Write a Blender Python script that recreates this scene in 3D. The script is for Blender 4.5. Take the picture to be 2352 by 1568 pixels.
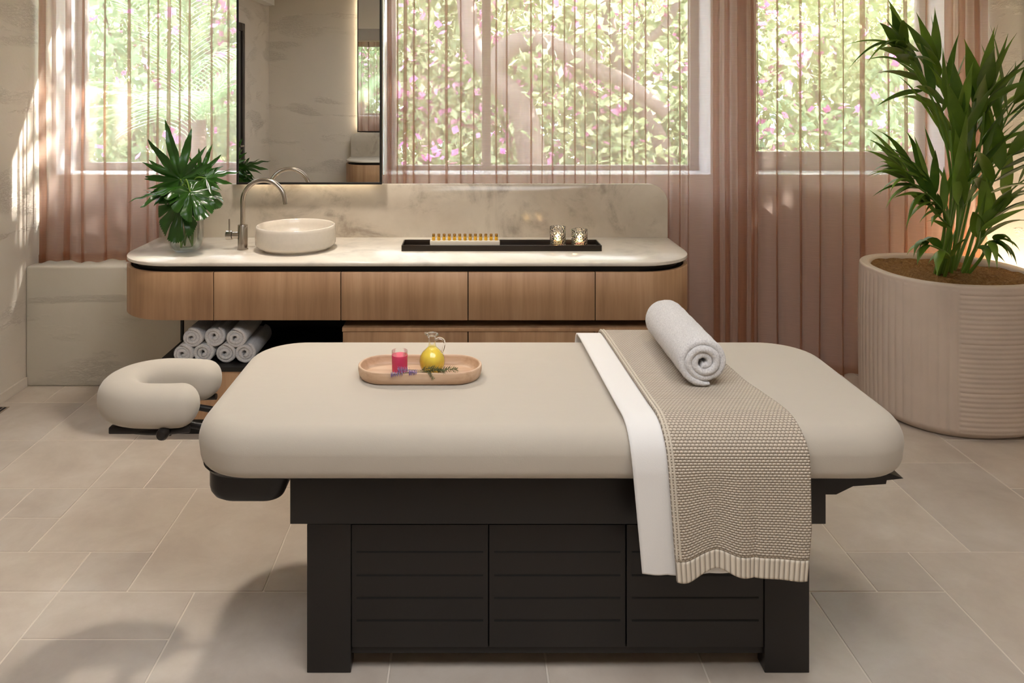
import bpy, bmesh, math, random
import numpy as np
from mathutils import Vector, Matrix, Euler
PI = math.pi
for o in list(bpy.data.objects): bpy.data.objects.remove(o)
SC = bpy.context.scene
COL = SC.collection

# ------------------------------------------------------------------ camera
F = 1810.0; CX = 1075.0; CY = 208.0; H = 1.55
cam_d = bpy.data.cameras.new('camera'); cam = bpy.data.objects.new('camera', cam_d); COL.objects.link(cam)
cam.location = (0, 0, H); cam.rotation_euler = (PI/2, 0, 0)
cam_d.sensor_width = 36; cam_d.lens = F/2352*36
cam_d.shift_x = (1176-CX)/2352; cam_d.shift_y = -(784-CY)/2352
cam_d.clip_start = .02; cam_d.clip_end = 200
SC.camera = cam
SC.view_settings.view_transform = 'Standard'; SC.view_settings.look = 'None'
SC.view_settings.exposure = 0.85; SC.view_settings.gamma = 1.0; SC.view_settings.use_curve_mapping = False
SC.cycles.transparent_max_bounces = 24

# ------------------------------------------------------------------ world + sun
w = bpy.data.worlds.new('sky'); SC.world = w; w.use_nodes = True
bg = w.node_tree.nodes['Background']; bg.inputs[0].default_value = (.72, .84, 1.0, 1); bg.inputs[1].default_value = 8.0
sun_d = bpy.data.lights.new('sun', 'SUN'); sun_d.energy = 60; sun_d.angle = math.radians(.9); sun_d.color = (1, .96, .92)
sun = bpy.data.objects.new('sun', sun_d); COL.objects.link(sun); sun.location = (8, 9, 9)
sun.rotation_euler = Vector((-.80, -.35, -.62)).to_track_quat('-Z', 'Y').to_euler()

def lamp(name, kind, loc, energy, color, size=.1, to=None, spot=None, blend=.6, sizey=None):
    d = bpy.data.lights.new(name, kind); d.energy = energy; d.color = color
    o = bpy.data.objects.new(name, d); COL.objects.link(o); o.location = loc
    if kind == 'AREA':
        d.size = size
        if sizey: d.shape = 'RECTANGLE'; d.size_y = sizey
    else: d.shadow_soft_size = size
    if spot: d.spot_size = math.radians(spot); d.spot_blend = blend
    if to is not None: o.rotation_euler = (Vector(to)-Vector(loc)).to_track_quat('-Z', 'Y').to_euler()
    return o
WARM = (1, .90, .78)
CEIL = 2.69
DL = [(-.72, 3.38, 64, 94), (.95, 3.30, 15, 110), (-.55, 1.35, 7, 128), (1.15, 1.25, 7, 128)]     # ceiling downlights (x, y, watts)
for i, (x, y, e, sp_a) in enumerate(DL):
    lamp('downlight_lamp', 'SPOT', (x, y, CEIL-.035), e, WARM, .08, (x, y, 0), sp_a, .8)
lamp('wall_washer_lamp', 'SPOT', (2.70, 4.02, .10), 130, (1, .82, .58), .04, (2.92, 3.93, 1.0), 84, .6)
lamp('ceiling_fill_lamp', 'AREA', (.15, .95, CEIL-.05), 27, (.93, .96, 1.0), 1.9, (.15, .95, 0), sizey=1.3)  # soft fill added to lift the ambient light in the room

# ------------------------------------------------------------------ helpers
def srgb(r, g, b):
    f = lambda c: (c/255/12.92) if c/255 <= .04045 else ((c/255+.055)/1.055)**2.4
    return (f(r), f(g), f(b), 1)
def P(px, py, Y): return Vector(((px-CX)/F*Y, Y, H-(py-CY)/F*Y))

ORG = {}
class MB:
    def __init__(s): s.v = []; s.f = []; s.uv = None
    def add(s, vs, fs):
        b = len(s.v); s.v += [tuple(v) for v in vs]; s.f += [tuple(i+b for i in f) for f in fs]; return s
    def grid(s, rows, closed_u=False, closed_v=False, cap0=False, cap1=False):
        n = len(rows); m = len(rows[0]); b = len(s.v)
        for r in rows: s.v += [tuple(p) for p in r]
        for i in range(n if closed_u else n-1):
            for j in range(m if closed_v else m-1):
                a = b+i*m+j; c = b+i*m+(j+1) % m; i2 = (i+1) % n
                s.f.append((a, c, b+i2*m+(j+1) % m, b+i2*m+j))
        if cap0: s.f.append(tuple(b+j for j in range(m))[::-1])
        if cap1: s.f.append(tuple(b+(n-1)*m+j for j in range(m)))
        return s
    def box(s, x0, x1, y0, y1, z0, z1, bev=0, seg=2):
        bm = bmesh.new(); bmesh.ops.create_cube(bm, size=1)
        for v in bm.verts: v.co = Vector((x0+(v.co.x+.5)*(x1-x0), y0+(v.co.y+.5)*(y1-y0), z0+(v.co.z+.5)*(z1-z0)))
        if bev > 0: bmesh.ops.bevel(bm, geom=list(bm.edges), offset=bev, segments=seg, profile=.5, affect='EDGES')
        bm.verts.index_update()
        s.add([v.co[:] for v in bm.verts], [[v.index for v in f.verts] for f in bm.faces]); bm.free(); return s
    def lathe(s, prof, c=(0, 0, 0), n=48, M=None):
        rows = []
        for r, z in prof:
            row = []
            for k in range(n):
                a = 2*PI*k/n; p = Vector((max(r, 1e-5)*math.cos(a), max(r, 1e-5)*math.sin(a), z))
                if M is not None: p = M @ p
                row.append(p+Vector(c))
            rows.append(row)
        return s.grid(rows, closed_v=True)
    def tube(s, pts, r, n=12, cap=True):
        pts = [Vector(p) for p in pts]; rs = r if isinstance(r, (list, tuple)) else [r]*len(pts)
        rows = []; up = None
        for i, p in enumerate(pts):
            t = (pts[min(i+1, len(pts)-1)]-pts[max(i-1, 0)]).normalized()
            if up is None: up = t.orthogonal().normalized()
            else: up = (up-t*up.dot(t)).normalized()
            b = t.cross(up)
            rows.append([p+(up*math.cos(2*PI*k/n)+b*math.sin(2*PI*k/n))*rs[i] for k in range(n)])
        return s.grid(rows, closed_v=True, cap0=cap, cap1=cap)
    def prism(s, pts, z0, z1):
        n = len(pts); b = len(s.v)
        s.v += [(x, y, z0) for x, y in pts]+[(x, y, z1) for x, y in pts]
        s.f += [(b+i, b+(i+1) % n, b+n+(i+1) % n, b+n+i) for i in range(n)]
        s.f += [tuple(b+i for i in range(n))[::-1], tuple(b+n+i for i in range(n))]
        return s

def root_org(p):
    while p is not None and p.parent is not None: p = p.parent
    return ORG.get(p.name, Vector((0, 0, 0))) if p is not None else Vector((0, 0, 0))
def mk(name, mb, mat, parent=None, smooth=True, uv=None, angle=40, local=False):
    o0 = Vector((0, 0, 0)) if local else root_org(parent)
    me = bpy.data.meshes.new(name)
    me.from_pydata([(v[0]-o0.x, v[1]-o0.y, v[2]-o0.z) for v in mb.v], [], mb.f); 
    if uv is not None:
        l = me.uv_layers.new(name='UVMap')
        idx = [lp.vertex_index for lp in me.loops]
        for k, i in enumerate(idx): l.data[k].uv = uv[i]
    me.validate(); me.update()
    bm = bmesh.new(); bm.from_mesh(me); bmesh.ops.recalc_face_normals(bm, faces=bm.faces); bm.to_mesh(me); bm.free()
    me.materials.append(mat)
    if smooth:
        me.shade_smooth()
        if angle: me.set_sharp_from_angle(angle=math.radians(angle))
    o = bpy.data.objects.new(name, me); COL.objects.link(o)
    if parent is not None: o.parent = parent
    return o
def tag(o, label=None, cat=None, group=None, kind=None):
    if label: o['label'] = label
    if cat: o['category'] = cat
    if group: o['group'] = group
    if kind: o['kind'] = kind
    return o
def thing(name, loc, label, cat, group=None, kind=None):
    o = bpy.data.objects.new(name, None); COL.objects.link(o); o.location = loc; o.empty_display_size = .05
    ORG[o.name] = Vector(loc)
    return tag(o, label, cat, group, kind)
def copy_tree(o, parent=None):
    c = o.copy(); COL.objects.link(c); c.parent = parent
    for ch in list(o.children): copy_tree(ch, c)
    return c
def smoothed(pts, k=6):
    pts = [Vector(p) for p in pts]; out = []
    for i in range(len(pts)-1):
        p0 = pts[max(i-1, 0)]; p1 = pts[i]; p2 = pts[i+1]; p3 = pts[min(i+2, len(pts)-1)]
        for j in range(k):
            t = j/k; out.append(.5*((2*p1)+(p2-p0)*t+(2*p0-5*p1+4*p2-p3)*t*t+(3*p1-p0-3*p2+p3)*t**3))
    out.append(pts[-1]); return out

# ------------------------------------------------------------------ materials
def mat(name):
    m = bpy.data.materials.new(name); m.use_nodes = True; nt = m.node_tree
    return m, nt, nt.nodes['Principled BSDF'], nt.nodes['Material Output']
def N(nt, t, **kw):
    n = nt.nodes.new(t)
    for k, v in kw.items():
        if k.startswith('i_'): n.inputs[int(k[2:])].default_value = v
        else: setattr(n, k, v)
    return n
def L(nt, a, b): nt.links.new(a, b)
def coords(nt, scale=(1, 1, 1), kind='Object', rot=(0, 0, 0)):
    tc = N(nt, 'ShaderNodeTexCoord'); mp = N(nt, 'ShaderNodeMapping'); mp.inputs['Scale'].default_value = scale; mp.inputs['Rotation'].default_value = rot
    L(nt, tc.outputs[kind], mp.inputs['Vector']); return mp.outputs[0]
def noise(nt, vec, scale, detail=4, rough=.5, dist=0):
    n = N(nt, 'ShaderNodeTexNoise'); n.inputs['Scale'].default_value = scale; n.inputs['Detail'].default_value = detail
    n.inputs['Roughness'].default_value = rough; n.inputs['Distortion'].default_value = dist
    if vec is not None: L(nt, vec, n.inputs['Vector'])
    return n.outputs['Fac']
def ramp(nt, fac, stops):
    r = N(nt, 'ShaderNodeValToRGB'); e = r.color_ramp.elements
    e[0].position = stops[0][0]; e[0].color = stops[0][1]; e[1].position = stops[-1][0]; e[1].color = stops[-1][1]
    for p, c in stops[1:-1]: x = e.new(p); x.color = c
    L(nt, fac, r.inputs[0]); return r.outputs[0]
def bump(nt, bs, h, strength=.3, dist=.01, prev=None):
    b = N(nt, 'ShaderNodeBump'); b.inputs['Strength'].default_value = strength; b.inputs['Distance'].default_value = dist
    L(nt, h, b.inputs['Height'])
    if prev is not None: L(nt, prev, b.inputs['Normal'])
    L(nt, b.outputs[0], bs.inputs['Normal']); return b.outputs[0]
def math_(nt, op, a, b=None, c=None):
    n = N(nt, 'ShaderNodeMath', operation=op)
    for i, x in enumerate((a, b, c)):
        if x is None: continue
        if isinstance(x, (int, float)): n.inputs[i].default_value = x
        else: L(nt, x, n.inputs[i])
    return n.outputs[0]
def plain(name, col, rough=.5, metal=0, nscale=None, nstr=.1, spec=None, sheen=0, var=0, vscale=8):
    m, nt, bs, out = mat(name); bs.inputs['Base Color'].default_value = col; bs.inputs['Roughness'].default_value = rough
    bs.inputs['Metallic'].default_value = metal
    if spec is not None: bs.inputs['Specular IOR Level'].default_value = spec
    if sheen: bs.inputs['Sheen Weight'].default_value = sheen
    v = coords(nt)
    if var:
        f = noise(nt, v, vscale, 5); a = tuple(c*(1-var) for c in col[:3])+(1,); b = tuple(min(1, c*(1+var)) for c in col[:3])+(1,)
        L(nt, ramp(nt, f, [(.3, a), (.7, b)]), bs.inputs['Base Color'])
    if nscale: bump(nt, bs, noise(nt, v, nscale, 5), nstr, .004)
    return m

def plaster(name, col, rot=(0, 0, 0), amt=.6):
    m, nt, bs, out = mat(name); bs.inputs['Roughness'].default_value = .88
    v = coords(nt, rot=rot)
    c = ramp(nt, noise(nt, v, 1.6, 6, .6), [(.3, tuple(x*.93 for x in col[:3])+(1,)), (.7, col)]); L(nt, c, bs.inputs['Base Color'])
    v2 = coords(nt, (1, 1, 3.2))
    fine = noise(nt, v2, 26, 6, .7, .6)
    pit = ramp(nt, fine, [(.46, (0, 0, 0, 1)), (.56, (1, 1, 1, 1))])
    mask = ramp(nt, noise(nt, coords(nt, (.8, .8, 3.0)), 1.9, 3, .5, .8), [(.52, (0, 0, 0, 1)), (.62, (1, 1, 1, 1))])
    h = math_(nt, 'MULTIPLY', pit, mask)
    b1 = bump(nt, bs, h, amt, .006)
    bump(nt, bs, noise(nt, v, 60, 5, .6), .16, .004, b1)
    return m
M_wall = plaster('plaster_wall', srgb(222, 211, 196))
M_ledge = plaster('plaster_ledge', srgb(212, 205, 190))
M_ceil = plain('ceiling_paint', srgb(226, 220, 210), .9, nscale=40, nstr=.05)

def wood(name, c1, c2, c3, vertical=True, scale=1.0, rough=.45):
    m, nt, bs, out = mat(name); bs.inputs['Roughness'].default_value = rough
    oi = N(nt, 'ShaderNodeObjectInfo')
    tc = N(nt, 'ShaderNodeTexCoord'); mp = N(nt, 'ShaderNodeMapping')
    mp.inputs['Scale'].default_value = (9*scale, 9*scale, .55*scale) if vertical else (.8*scale, 9*scale, 9*scale)
    va = N(nt, 'ShaderNodeVectorMath', operation='ADD'); L(nt, tc.outputs['Object'], va.inputs[0])
    cb = N(nt, 'ShaderNodeCombineXYZ'); L(nt, math_(nt, 'MULTIPLY', oi.outputs['Random'], 17.0), cb.inputs[0]); L(nt, math_(nt, 'MULTIPLY', oi.outputs['Random'], 5.0), cb.inputs[2])
    L(nt, cb.outputs[0], va.inputs[1]); L(nt, va.outputs[0], mp.inputs['Vector'])
    f = noise(nt, mp.outputs[0], 1.0, 7, .55, 1.2)
    g = noise(nt, mp.outputs[0], 9.0, 4, .6, .3)
    mix = math_(nt, 'ADD', math_(nt, 'MULTIPLY', f, .75), math_(nt, 'MULTIPLY', g, .25))
    L(nt, ramp(nt, mix, [(.34, c1), (.5, c2), (.66, c3)]), bs.inputs['Base Color'])
    bump(nt, bs, g, .06, .002)
    return m
M_wood = wood('walnut_veneer', srgb(154, 116, 84), srgb(174, 136, 101), srgb(188, 152, 117))
M_traywood = wood('beech_wood', srgb(186, 150, 120), srgb(204, 170, 140), srgb(216, 186, 158), vertical=False, scale=2.2)
M_black = plain('black_metal', srgb(26, 24, 22), .42, spec=.4)
M_tblack = plain('black_lacquer', srgb(37, 33, 31), .36, nscale=200, nstr=.03, spec=.35)
M_tgroove = plain('groove_black', srgb(12, 11, 11), .8)
M_btray = plain('dark_tray', srgb(44, 35, 28), .3, spec=.4)
M_steel = plain('brushed_steel', srgb(190, 182, 172), .22, 1)
M_ceramic = plain('ceramic_glaze', srgb(226, 216, 202), .13, var=.02, vscale=60)
M_white = plain('white_block', srgb(232, 222, 204), .4)
M_wax = plain('candle_wax', srgb(245, 232, 205), .5); M_wax.node_tree.nodes['Principled BSDF'].inputs['Subsurface Weight'].default_value = .4
M_brass = plain('brass_cap', srgb(205, 165, 95), .25, 1)
M_frame = plain('window_paint', srgb(150, 138, 134), .5)
M_sill = plain('reveal_paint', srgb(225, 224, 226), .7)
M_soilm = plain('plant_stem_green', srgb(96, 128, 42), .45)

def marble(nm='marble', k_=.85, br=1.0):
    m, nt, bs, out = mat(nm); bs.inputs['Roughness'].default_value = .16
    v = coords(nt)
    a = noise(nt, v, 1.7, 9, .62, 1.4)
    vein = ramp(nt, a, [(.40, (0, 0, 0, 1)), (.5, (1, 1, 1, 1)), (.585, (0, 0, 0, 1))])
    cl = ramp(nt, noise(nt, v, 3.2, 8, .65, .5), [(.48, (0, 0, 0, 1)), (.68, (1, 1, 1, 1))])
    k = math_(nt, 'MULTIPLY', vein, cl)
    c = ramp(nt, k, [(0, srgb(226, 219, 208)), (.55, srgb(176, 166, 154)), (1, srgb(140, 128, 116))])
    base = ramp(nt, noise(nt, v, 2.3, 6, .6), [(.3, srgb(205+int(22*(br-1)*10), 196+int(22*(br-1)*10), 184+int(22*(br-1)*10))), (.65, srgb(232+int(10*(br-1)*10), 226+int(12*(br-1)*10), 216+int(14*(br-1)*10)))])
    mx = N(nt, 'ShaderNodeMix', data_type='RGBA', blend_type='MULTIPLY'); mx.inputs[0].default_value = k_
    L(nt, base, mx.inputs[6]); L(nt, c, mx.inputs[7]); L(nt, mx.outputs[2], bs.inputs['Base Color'])
    return m
M_marble = marble(); M_mtop = marble('marble_top', .4, 1.1)

def tilemat():
    m, nt, bs, out = mat('stone_tile'); bs.inputs['Roughness'].default_value = .48
    g = N(nt, 'ShaderNodeNewGeometry'); v = coords(nt)
    c = ramp(nt, noise(nt, v, 3.5, 8, .65, .3), [(.3, srgb(188, 174, 160)), (.5, srgb(201, 188, 174)), (.7, srgb(212, 201, 188))])
    t = ramp(nt, g.outputs['Random Per Island'], [(0, (.86, .86, .87, 1)), (.5, (.95, .94, .93, 1)), (1, (1, 1, 1, 1))])
    mx = N(nt, 'ShaderNodeMix', data_type='RGBA', blend_type='MULTIPLY'); mx.inputs[0].default_value = 1
    L(nt, c, mx.inputs[6]); L(nt, t, mx.inputs[7]); L(nt, mx.outputs[2], bs.inputs['Base Color'])
    b = bump(nt, bs, noise(nt, v, 7, 6, .6), .12, .01); bump(nt, bs, noise(nt, v, 90, 4, .6), .08, .002, b)
    return m
M_tile = tilemat(); M_grout = plain('grout', srgb(218, 207, 193), .9)

def fabric(name, col, scale=420, strength=.12, var=.03, sheen=.25, wr=0.0):
    m, nt, bs, out = mat(name); bs.inputs['Roughness'].default_value = .92; bs.inputs['Specular IOR Level'].default_value = .15
    bs.inputs['Sheen Weight'].default_value = sheen; v = coords(nt)
    a = tuple(c*(1-var) for c in col[:3])+(1,)
    L(nt, ramp(nt, noise(nt, v, 3, 4), [(.3, a), (.7, col)]), bs.inputs['Base Color'])
    b = bump(nt, bs, noise(nt, v, scale, 3, .7), strength, .0015)
    if wr: bump(nt, bs, noise(nt, coords(nt, (1, 1.8, 1)), 7, 3, .5, .4), wr, .02, b)
    return m
M_sheet = fabric('fitted_sheet', srgb(193, 183, 169), 300, .15, wr=.06)
M_linen = fabric('white_linen', srgb(238, 234, 230), 500, .2)
def terry():
    m, nt, bs, out = mat('terry_towel'); bs.inputs['Roughness'].default_value = 1; bs.inputs['Specular IOR Level'].default_value = .05
    bs.inputs['Sheen Weight'].default_value = .4; v = coords(nt)
    L(nt, ramp(nt, noise(nt, v, 260, 3), [(.3, srgb(216, 211, 210)), (.62, srgb(244, 240, 238))]), bs.inputs['Base Color'])
    b = bump(nt, bs, noise(nt, v, 230, 4, .8), .9, .004); bump(nt, bs, noise(nt, v, 45, 3, .6), .3, .006, b)
    return m
M_terry = terry()
def knit(rib=False):
    m, nt, bs, out = mat('rib_knit' if rib else 'seed_knit'); bs.inputs['Roughness'].default_value = .95; bs.inputs['Specular IOR Level'].default_value = .1
    bs.inputs['Sheen Weight'].default_value = .2
    uv = N(nt, 'ShaderNodeUVMap'); sp = N(nt, 'ShaderNodeSeparateXYZ'); L(nt, uv.outputs[0], sp.inputs[0])
    u, v = sp.outputs[0], sp.outputs[1]
    if rib:
        h = math_(nt, 'ABSOLUTE', math_(nt, 'SINE', math_(nt, 'MULTIPLY', u, PI/.0125)))
        col = ramp(nt, h, [(0, srgb(150, 134, 116)), (.45, srgb(226, 214, 196))])
    else:
        row = math_(nt, 'FLOOR', math_(nt, 'DIVIDE', v, .0064))
        sh = math_(nt, 'MULTIPLY', math_(nt, 'MODULO', row, 2.0), .5)
        fu = math_(nt, 'SUBTRACT', math_(nt, 'FRACT', math_(nt, 'ADD', math_(nt, 'DIVIDE', u, .0098), sh)), .5)
        fv = math_(nt, 'SUBTRACT', math_(nt, 'FRACT', math_(nt, 'DIVIDE', v, .0064)), .5)
        d = math_(nt, 'SQRT', math_(nt, 'ADD', math_(nt, 'POWER', fu, 2.0), math_(nt, 'MULTIPLY', math_(nt, 'POWER', fv, 2.0), 1.1)))
        h = math_(nt, 'SUBTRACT', 1.0, math_(nt, 'MULTIPLY', d, 1.7))
        col = ramp(nt, h, [(0.05, srgb(146, 130, 112)), (.45, srgb(220, 206, 188))])
    L(nt, col, bs.inputs['Base Color'])
    bump(nt, bs, h, .9, .004)
    return m
M_knit = knit(); M_rib = knit(True)

def sheer():
    m, nt, bs, out = mat('sheer_curtain')
    nt.nodes.remove(bs)
    v = coords(nt)
    w1 = N(nt, 'ShaderNodeTexWave', wave_type='BANDS', bands_direction='Z'); w1.inputs['Scale'].default_value = 90; w1.inputs['Distortion'].default_value = 2; w1.inputs['Detail'].default_value = 2
    L(nt, v, w1.inputs['Vector'])
    slub = noise(nt, coords(nt, (6, 6, 220)), 2.0, 3)
    op = math_(nt, 'ADD', .46, math_(nt, 'MULTIPLY', slub, .16))
    col = srgb(154, 102, 70)
    df = N(nt, 'ShaderNodeBsdfDiffuse'); df.inputs[0].default_value = col
    tl = N(nt, 'ShaderNodeBsdfTranslucent'); tl.inputs[0].default_value = srgb(238, 210, 194)
    mx = N(nt, 'ShaderNodeMixShader'); mx.inputs[0].default_value = .42; L(nt, df.outputs[0], mx.inputs[1]); L(nt, tl.outputs[0], mx.inputs[2])
    tr = N(nt, 'ShaderNodeBsdfTransparent'); tr.inputs[0].default_value = (1, .965, .94, 1)
    m2 = N(nt, 'ShaderNodeMixShader'); L(nt, op, m2.inputs[0]); L(nt, tr.outputs[0], m2.inputs[1]); L(nt, mx.outputs[0], m2.inputs[2])
    L(nt, m2.outputs[0], out.inputs['Surface']); return m
M_sheer = sheer()

def glass(name, col=(1, 1, 1, 1), rough=0.0, ior=1.45, thin=False, bmp=0, bscale=60):
    m, nt, bs, out = mat(name)
    if thin:
        nt.nodes.remove(bs)
        tr = N(nt, 'ShaderNodeBsdfTransparent'); tr.inputs[0].default_value = col
        gl = N(nt, 'ShaderNodeBsdfGlossy'); gl.inputs['Roughness'].default_value = .02
        fr = N(nt, 'ShaderNodeFresnel'); fr.inputs[0].default_value = 1.5
        m2 = N(nt, 'ShaderNodeMixShader'); L(nt, math_(nt, 'MULTIPLY', fr.outputs[0], .5), m2.inputs[0]); L(nt, tr.outputs[0], m2.inputs[1]); L(nt, gl.outputs[0], m2.inputs[2])
        L(nt, m2.outputs[0], out.inputs['Surface'])
        if bmp:
            b = N(nt, 'ShaderNodeBump'); b.inputs['Strength'].default_value = bmp; L(nt, noise(nt, coords(nt), bscale, 2), b.inputs['Height'])
            L(nt, b.outputs[0], gl.inputs['Normal']); L(nt, b.outputs[0], fr.inputs['Normal'])
        return m
    bs.inputs['Base Color'].default_value = col; bs.inputs['Transmission Weight'].default_value = 1; bs.inputs['Roughness'].default_value = rough; bs.inputs['IOR'].default_value = ior
    if bmp:
        vo = N(nt, 'ShaderNodeTexVoronoi'); vo.inputs['Scale'].default_value = bscale; L(nt, coords(nt), vo.inputs['Vector'])
        bump(nt, bs, vo.outputs['Distance'], bmp, .006)
    return m
M_pane = glass('window_glass', (.97, .985, .98, 1), thin=True)
M_clear = glass('clear_glass', (.99, 1, .995, 1), thin=True)
M_votive = glass('dimpled_glass', (1, 1, 1, 1), ior=1.4, bmp=.9, bscale=110)
M_cruet = glass('cruet_glass', (1, 1, 1, 1), thin=True, bmp=0); M_rglass = glass('solid_glass')
M_water = glass('vase_water', (.90, .94, .88, 1), thin=True)
def liquid(name, col, em=0):
    m, nt, bs, out = mat(name); bs.inputs['Base Color'].default_value = col; bs.inputs['Roughness'].default_value = .15
    bs.inputs['Subsurface Weight'].default_value = .5; bs.inputs['Subsurface Radius'].default_value = (.03, .03, .02); bs.inputs['Subsurface Scale'].default_value = .5
    return m
M_pink = liquid('pink_drink', srgb(232, 78, 124)); M_yel = liquid('yellow_oil', srgb(252, 220, 92)); M_amber = liquid('amber_oil', srgb(225, 175, 60))
def emis(name, col, s):
    m, nt, bs, out = mat(name); bs.inputs['Base Color'].default_value = col; bs.inputs['Emission Color'].default_value = col; bs.inputs['Emission Strength'].default_value = s; return m
M_flame = emis('flame', (1, .62, .22, 1), 45)
M_led = emis('led_strip', (1, .83, .6, 1), 16)
M_lampface = emis('lamp_diffuser', (1, .85, .66, 1), 6)
def mirror():
    m, nt, bs, out = mat('mirror_glass'); bs.inputs['Base Color'].default_value = (.88, .88, .87, 1); bs.inputs['Metallic'].default_value = 1; bs.inputs['Roughness'].default_value = .004; return m
M_mirror = mirror()
def leafmat(name, c1, c2, rough=.35, trans=.3, scale=20, spec=.5):
    m, nt, bs, out = mat(name); bs.inputs['Roughness'].default_value = rough; bs.inputs['Specular IOR Level'].default_value = spec
    g = N(nt, 'ShaderNodeNewGeometry')
    f = math_(nt, 'ADD', math_(nt, 'MULTIPLY', g.outputs['Random Per Island'], .6), math_(nt, 'MULTIPLY', noise(nt, coords(nt), scale, 4), .4))
    c = ramp(nt, f, [(.2, c1), (.8, c2)]); L(nt, c, bs.inputs['Base Color'])
    tl = N(nt, 'ShaderNodeBsdfTranslucent'); L(nt, c, tl.inputs[0])
    mx = N(nt, 'ShaderNodeMixShader'); mx.inputs[0].default_value = trans; L(nt, bs.outputs[0], mx.inputs[1]); L(nt, tl.outputs[0], mx.inputs[2])
    L(nt, mx.outputs[0], out.inputs['Surface']); return m
M_monst = leafmat('monstera_leaf', srgb(24, 58, 14), srgb(50, 92, 26), .26, .08)
M_palm = leafmat('palm_leaf', srgb(66, 98, 30), srgb(118, 148, 52), .38, .25)
M_hedge = leafmat('garden_leaf', srgb(140, 160, 112), srgb(212, 218, 176), .5, .45, 3)
M_hedge2 = leafmat('garden_leaf_dark', srgb(116, 144, 106), srgb(184, 200, 156), .5, .4, 3)
M_palmout = leafmat('garden_palm_leaf', srgb(130, 170, 120), srgb(190, 215, 170), .45, .35, 3)
M_flower = leafmat('bougainvillea_bract', srgb(222, 120, 190), srgb(246, 180, 226), .7, .5, 5)
M_bark = plain('bark', srgb(104, 88, 80), .9, nscale=20, nstr=.6, var=.2)
M_lav = leafmat('lavender_flower', srgb(150, 120, 175), srgb(190, 165, 205), .8, .2)
M_rose = leafmat('rosemary_needle', srgb(78, 86, 50), srgb(132, 136, 92), .6, .2)
M_ground = plain('garden_ground', srgb(150, 140, 110), .95, var=.2, vscale=3)
def mulchm():
    m, nt, bs, out = mat('coir_mulch'); bs.inputs['Roughness'].default_value = 1
    v = coords(nt, (1, 1, 1)); f = noise(nt, v, 22, 8, .75, 3.5)
    L(nt, ramp(nt, f, [(.3, srgb(96, 62, 24)), (.5, srgb(158, 112, 58)), (.7, srgb(196, 154, 96))]), bs.inputs['Base Color']); bump(nt, bs, f, .9, .02); return m
M_mulch = mulchm()
M_pot = plain('stone_planter', srgb(206, 188, 172), .8, nscale=120, nstr=.12, var=.04)

# ------------------------------------------------------------------ room
XL, XR, YB, YW = -2.32, 2.83, -1.12, 4.40
U = .2113; Y0 = 2.228
def floor():
    random.seed(11)
    occ = {}
    i0, i1 = -12, 14; k0, k1 = -17, 11
    tiles = []
    def put(a, b, wd, hd):
        for i in range(a, a+wd):
            for k in range(b, b+hd): occ[(i, k)] = 1
        tiles.append((a, b, wd, hd))
    for t in [(-6, 0, 2, 1), (-5, 1, 2, 3), (-6, 1, 1, 1), (-7, 2, 2, 2), (-4, -2, 3, 3), (-3, 1, 3, 2), (-6, 4, 2, 2), (-8, -1, 2, 2), (-8, 1, 2, 1), (-9, 4, 2, 2), (-3, 3, 2, 3), (-5, 6, 1, 1),
              (5, -1, 2, 2), (4, 1, 2, 3), (6, 1, 1, 1), (7, -1, 2, 3), (6, 2, 2, 2), (5, 4, 3, 2), (8, 2, 2, 3)]: put(*t)
    sizes = [(2, 3), (3, 2), (2, 2), (2, 2), (2, 1), (1, 2), (1, 1)]
    for k in range(k0, k1):
        for i in range(i0, i1):
            if (i, k) in occ: continue
            ss = sizes[:]; random.shuffle(ss); ss.sort(key=lambda s: -(s[0]*s[1])+random.random()*2.6)
            for s in ss:
                if all((a, b) not in occ for a in range(i, i+s[0]) for b in range(k, k+s[1])): put(i, k, *s); break
    m = MB(); g = .0022
    for a, b, wd, hd in tiles:
        x0, x1, y0, y1 = a*U+g, (a+wd)*U-g, Y0+b*U+g, Y0+(b+hd)*U-g
        x0 = max(x0, XL-.1); x1 = min(x1, XR+.1); y0 = max(y0, YB-.1); y1 = min(y1, YW+.05)
        if x1-x0 < .01 or y1-y0 < .01: continue
        m.box(x0, x1, y0, y1, -.012, 0, .0018, 1)
    o = mk('floor', m, M_tile, smooth=False); tag(o, kind='structure')
    b = MB().box(XL-.1, XR+.1, YB-.1, YW+.05, -.06, -.0016); o2 = mk('floor_grout', b, M_grout, o, smooth=False)
floor()
def struct(name, m, material, smooth=False, parent=None, angle=40):
    o = mk(name, m, material, parent, smooth=smooth, angle=angle)
    if parent is None: tag(o, kind='structure')
    return o
struct('ceiling', MB().box(XL-.2, XR+.2, YB-.2, YW+.3, CEIL, CEIL+.1), M_ceil)
wl = MB().box(XL-.2, XL, YB-.2, YW+.3, 0, CEIL)
struct('wall_left', wl, M_wall)
struct('wall_right', MB().box(XR, XR+.2, YB-.2, YW+.3, 0, CEIL), M_wall)
struct('wall_back', MB().box(XL-.2, XR+.2, YB-.2, YB, 0, CEIL), M_wall)
# window wall with three openings
WT = 2.42
ops = [(-2.30, -.72, 1.076), (-.475, 1.354, 1.076), (1.609, 2.70, 1.076)]
wf = MB()
xs = XL
for a, b, zs in ops:
    if a-xs > .005: wf.box(xs, a, YW, YW+.30, 0, CEIL)
    wf.box(a, b, YW, YW+.30, 0, zs); wf.box(a, b, YW, YW+.30, WT, CEIL); xs = b
wf.box(xs, XR, YW, YW+.30, 0, CEIL)
struct('wall_front', wf, M_sill)
struct('trim_1', MB().box(XL, XL+.11, -.94, 3.2, 2.52, CEIL-.002, .004), M_ceil)
struct('baseboard_left', MB().box(XL, XL+.012, YB, 4.13, .0, .05, .002), M_wall)
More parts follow.
